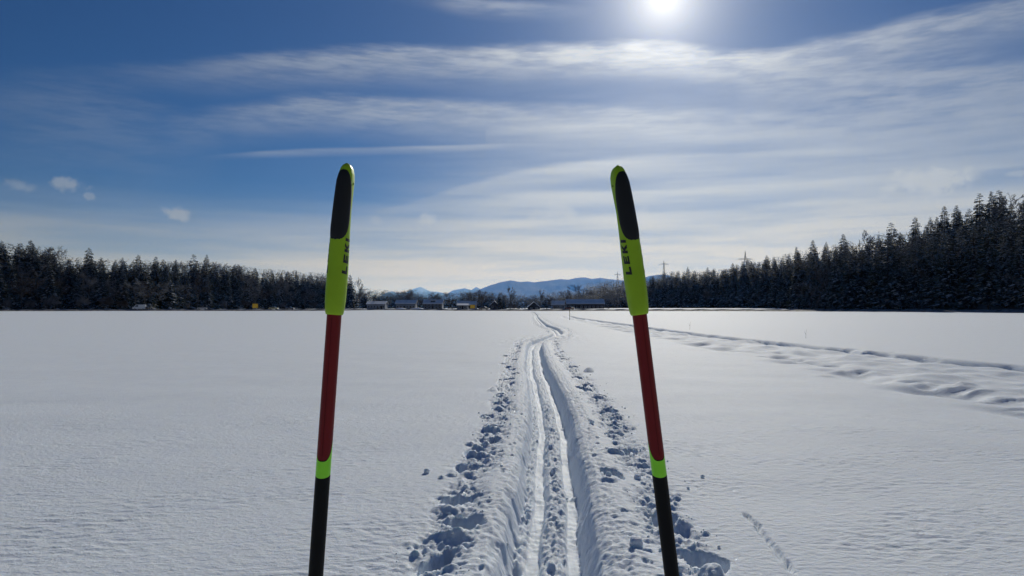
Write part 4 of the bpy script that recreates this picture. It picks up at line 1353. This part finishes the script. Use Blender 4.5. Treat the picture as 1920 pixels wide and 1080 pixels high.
def ski_pole(px_top, py_top, px_mid, py_mid, px_bot, py_bot, D, turn, label, side):
    """Pole standing in the snow; grip top, grip foot and a point low on the shaft are photo positions at distance D."""
    top = Vector((wx(px_top, D), D, wz(py_top, D))); mid = Vector((wx(px_mid, D), D, wz(py_mid, D))); bot = Vector((wx(px_bot, D), D, wz(py_bot, D)))
    axis = (mid - bot).normalized()
    zs = snow_height(bot.x, D)
    L = (mid.z - zs + 0.12) / axis.z
    foot = mid - axis * L
    o = empty('ski_pole', foot)
    o.rotation_euler = axis.to_track_quat('Z', 'X').to_euler()
    o.rotation_mode = 'QUATERNION'
    q = Vector((0, 0, 1)).rotation_difference(axis)
    o.rotation_quaternion = q
    R = 0.0079
    zr = L - 0.0                                   # grip foot along the pole

    def shell(name, z0, z1, mat, rad=R, n=48, rows=24):
        v, f = [], []
        for j in range(rows + 1):
            for k in range(n):
                th = 2 * math.pi * k / n
                a, c = z0(th), z1(th)
                rr = rad(a + (c - a) * j / rows) if callable(rad) else rad
                v.append((math.sin(th) * rr, -math.cos(th) * rr, a + (c - a) * j / rows))
        for j in range(rows):
            for k in range(n):
                f.append((j * n + k, j * n + (k + 1) % n, (j + 1) * n + (k + 1) % n, (j + 1) * n + k))
        return mesh_obj(name, v, f, mat, o, None, True)

    px_m = D / F
    red_len, neon_b = (862 - 590) * px_m, (893 - 590) * px_m
    tongue = lambda th: zr - red_len + 0.017 * (1 - math.cos(th - turn * .5)) ** 1.6       # red runs down in a tongue at the back
    line = 0.0011
    shell('red_section', lambda th: tongue(th) + line, lambda th: zr + 0.02, MAT_RED)
    shell('black_outline', lambda th: tongue(th), lambda th: tongue(th) + line, MAT_CARBON, R + .00003, rows=2)
    rim = lambda th: zr - neon_b + 0.006 * (1 - math.cos(th - turn * .5)) / 2
    shell('green_band', rim, lambda th: tongue(th), MAT_NEON)
    taper = lambda z: R * (0.62 + 0.38 * min(1, max(0, z / (L * 0.55))))
    shell('black_shaft', lambda th: 0.06, rim, MAT_CARBON, taper, rows=40)
    # thin strip of darker red down the back of the shaft
    sv, sf = [], []
    for j in range(31):
        z_ = zr - red_len + 0.006 + (red_len - 0.008) * j / 30
        for w_ in (-0.04, 0.04):
            rr = taper(z_) + 0.00012
            sv.append((math.sin(turn * .5 + w_) * rr, -math.cos(turn * .5 + w_) * rr, z_))
    for j in range(30):
        sf.append((2 * j, 2 * j + 1, 2 * j + 3, 2 * j + 2))
    mesh_obj('centre_line', sv, sf, MAT_CENTRE_LINE, o, None, True)
    b = MB(); b.tube([(0, 0, -.10), (0, 0, -.06), (0, 0, .061)], [.0012, .0038, .0052], 12); b.build('tip', MAT_STEEL, o)
    b = MB()
    n = 20
    ring = [(math.cos(6.283 * k / n), math.sin(6.283 * k / n)) for k in range(n)]
    pts = [(c * .007, s * .007, .075) for c, s in ring] + [(c * .030, s * .030 - .006, .060) for c, s in ring] + [(c * .030, s * .030 - .006, .056) for c, s in ring] + [(c * .007, s * .007, .060) for c, s in ring]
    fs = []
    for j in range(3):
        for k in range(n): fs.append((j * n + k, j * n + (k + 1) % n, (j + 1) * n + (k + 1) % n, (j + 1) * n + k))
    b.poly(pts, fs); b.build('basket', MAT_CARBON, o)
    # grip
    ga = (top - mid).normalized()
    g_rows, g_n = 90, 64
    v, f = [], []
    for j in range(g_rows + 1):
        t = 1 - (1 - j / g_rows) ** 1.25
        for k in range(g_n):
            v.append(gsurf(2 * math.pi * k / g_n, t))
    for j in range(g_rows):
        for k in range(g_n):
            f.append((j * g_n + k, j * g_n + (k + 1) % g_n, (j + 1) * g_n + (k + 1) % g_n, (j + 1) * g_n + k))
    f.append(tuple(reversed(range(g_n)))); f.append(tuple(g_rows * g_n + k for k in range(g_n)))
    grip = mesh_obj('grip', v, f, MAT_LIME, o, None, True)
    # set the grip on the shaft: its own slight tilt, turned about its axis
    rel = axis.rotation_difference(ga)
    mloc = (q.inverted() @ rel @ q).to_matrix().to_4x4()
    grip.matrix_local = Matrix.Translation((0, 0, zr)) @ mloc @ Matrix.Rotation(turn, 4, 'Z') @ Matrix.Scale((top - mid).length / GH, 4, (0, 0, 1))
    # soft black pad let into the back of the grip
    pt_, pf = [], []
    nu, nv = 40, 14
    t0, t1, wth = 0.475, 0.962, 1.80
    for j in range(nv + 1):
        rho = j / nv
        for k in range(nu):
            a = 2 * math.pi * k / nu
            tt = (t0 + t1) / 2 + (t1 - t0) / 2 * rho * math.copysign(abs(math.sin(a)) ** .82, math.sin(a))
            th = wth * rho * math.copysign(abs(math.cos(a)) ** .82, math.cos(a)) + side * 0.10
            pt_.append(gsurf(th, tt, 0.0007 * min(1, (1 - rho) * 5) - (0.0004 if j == nv else -0.0001)))
    for j in range(nv):
        for k in range(nu):
            pf.append((j * nu + k, (j + 1) * nu + k, (j + 1) * nu + (k + 1) % nu, j * nu + (k + 1) % nu))
    mesh_obj('grip_pad', pt_, pf, MAT_PAD, grip, None, True)
    lettering(grip, -0.66, 0.265, 0.055, 0.73, -1.1)
    lettering(grip, 1.50, 0.265, 0.055, 0.73, 1.1)
    hb = MB()
    for th in (-1.75, 1.75):
        c = Vector(gsurf(th, .865, 0.0001)); nn = Vector((c.x, c.y, 0)).normalized()
        hb.tube([c - nn * .0012, c + nn * .0002], [.0011, .0011], 10)
    hb.build('strap_pin', MAT_PRINT, grip)
    tag(o, label, 'ski pole', 'ski poles')
    return o


ski_pole(647, 303, 627, 590, 596, 1070, 0.81, -0.12, 'left ski pole with lime grip and red shaft, planted in the snow', -1)
ski_pole(1162, 307, 1199, 590, 1256.5, 1070, 0.81, 0.30, 'right ski pole with lime grip and red shaft, leaning left', 1)

# ------------------------------------------------------------------ loose lumps of snow beside the track
cr_ = np.random.default_rng(5)
MAT_CLUMP = material('broken_snow', (0.79, 0.845, 0.925), 0.8, 0.1, vary=0.04, scale=8, bump=0.006, bscale=60)


for k_, v_ in (('Subsurface Weight', 0.55), ('Subsurface Radius', (0.7, 0.85, 1.0)), ('Subsurface Scale', 0.022)):
    MAT_CLUMP.node_tree.nodes['Principled BSDF'].inputs[k_].default_value = v_


def clump_geo(r, seed, squash=0.8, cubic=0.0):
    bm = bmesh.new(); bmesh.ops.create_icosphere(bm, subdivisions=3 if r > 0.02 else 1, radius=1.0)
    v = np.array([x.co[:] for x in bm.verts])
    f = [tuple(q.index for q in p.verts) for p in bm.faces]
    bm.free()
    nrm = v / np.linalg.norm(v, axis=1)[:, None]
    if cubic:
        m_ = np.abs(nrm).max(1); v = nrm / (m_[:, None] ** cubic)
    d = 1 + 0.22 * perlin(nrm[:, 0] * 1.6 + seed, nrm[:, 1] * 1.6 + nrm[:, 2] * 2.1, seed % 50) + 0.10 * perlin(nrm[:, 0] * 4 + nrm[:, 2] * 3 + seed, nrm[:, 1] * 4 - nrm[:, 2], seed % 37)
    v = v * d[:, None] * r; v[:, 2] *= squash
    return v, f


for px, py, r, cub, lab in [(1191, 1025, 0.036, 0.7, 'blocky snow chunk beside the track near the right ski pole foot'), (801, 886, 0.026, 0.1, 'round snow ball at the left rim of the churned snow'),
                            (1109, 797, 0.028, 0.1, 'dark round snow lump on the right trench shoulder'), (1140, 901, 0.022, 0.1, 'small round snow lump left of the right pole band'),
                            (1315, 893, 0.018, 0.2, 'small lone snow lump on the smooth snow right of the pole'), (1042, 1060, 0.050, 0.3, 'big snow lump lying between the two ski grooves'),
                            (1288, 914, 0.014, 0.1, 'tiny snow crumb right of the green pole band')]:
    D = EYE * F / (py - HOR)
    x = wx(px, D)
    v, f = clump_geo(r, int(px), 0.85, cub)
    o = mesh_obj('snow_clump', v, f, MAT_CLUMP, None, None, True)
    o.location = (x, D, snow_height(x, D) + r * 0.5); tag(o, lab, 'snow clump')
V, Fc, off = [], [], 0
for i in range(900):
    D = 3.2 * (22 / 3.2) ** cr_.random()
    side = cr_.random()
    s = (-0.62 + cr_.normal(0, .12)) if side < .45 else ((0.74 + cr_.normal(0, .13)) if side < .92 else cr_.normal(0, .12))
    x = float(track_x(D)) + s
    r = 0.004 + 0.011 * cr_.random() ** 3
    v, f = clump_geo(r, i, 0.8)
    V.append(v + np.array([x, D, snow_height(x, D) + r * .35])); Fc += [tuple(k + off for k in q) for q in f]; off += len(v)
for i in range(36):                      # angular slabs of crust
    D = 3.3 * (16 / 3.3) ** cr_.random()
    s = (-0.64 + float(np.clip(cr_.normal(0, .11), -.2, .2))) if cr_.random() < .5 else (0.74 + float(np.clip(cr_.normal(0, .11), -.2, .2)))
    x = float(track_x(D)) + s
    r = 0.010 + 0.016 * cr_.random() ** 2
    v, f = clump_geo(r, 2000 + i, cr_.uniform(.35, .8), 0.85)
    a = cr_.uniform(0, 6.28); ti = cr_.normal(0, .35)
    M = np.array(Matrix.Rotation(a, 3, 'Z') @ Matrix.Rotation(ti, 3, 'X'))
    V.append(v @ M.T + np.array([x, D, snow_height(x, D) + r * .25])); Fc += [tuple(k + off for k in q) for q in f]; off += len(v)
o = mesh_obj('snow_crumbs', np.concatenate(V), Fc, MAT_CLUMP, None, None, True)
tag(o, 'scattered snow crumbs along both sides of the ski track', 'snow crumbs', kind='stuff')

# ------------------------------------------------------------------ air between here and the mountains
HAZE = 1
if HAZE:
    b = MB(); b.box(-62000, 62000, -62000, 62000, -30, 1480)
    m = bpy.data.materials.new('haze'); m.use_nodes = True
    N = Nodes(m.node_tree); N.n.remove(N.n['Principled BSDF'])
    pv = N.n.new('ShaderNodeVolumePrincipled')
    pv.inputs['Color'].default_value = (0.12, 0.35, 1.0, 1)
    pv.inputs['Absorption Color'].default_value = (1, 1, 1, 1)      # clear air: it scatters, it does not absorb
    pv.inputs['Density'].default_value = 3.2e-5
    pv.inputs['Anisotropy'].default_value = 0.4
    out = [n for n in N.n if n.type == 'OUTPUT_MATERIAL'][0]
    N.l.new(pv.outputs[0], out.inputs['Volume'])
    o = b.build('haze', m)
    tag(o, 'thin blue haze in the air over the plain', 'haze', kind='stuff')

# ------------------------------------------------------------------ things that would share a label are told apart by their order from the left
ORD = ['first', 'second', 'third', 'fourth', 'fifth', 'sixth', 'seventh', 'eighth', 'ninth', 'tenth', 'eleventh', 'twelfth', 'thirteenth', 'fourteenth', 'fifteenth', 'sixteenth', 'seventeenth', 'eighteenth', 'nineteenth', 'twentieth']
by_label = {}
for o in bpy.data.objects:
    if o.parent is None and o.get('category'):
        by_label.setdefault(o['label'], []).append(o)
for lab, os_ in by_label.items():
    if len(os_) > 1:
        os_.sort(key=lambda q: q.location.x / q.location.y)
        for k, q in enumerate(os_):
            q['label'] = lab + f', {ORD[min(k, 19)]} from left'
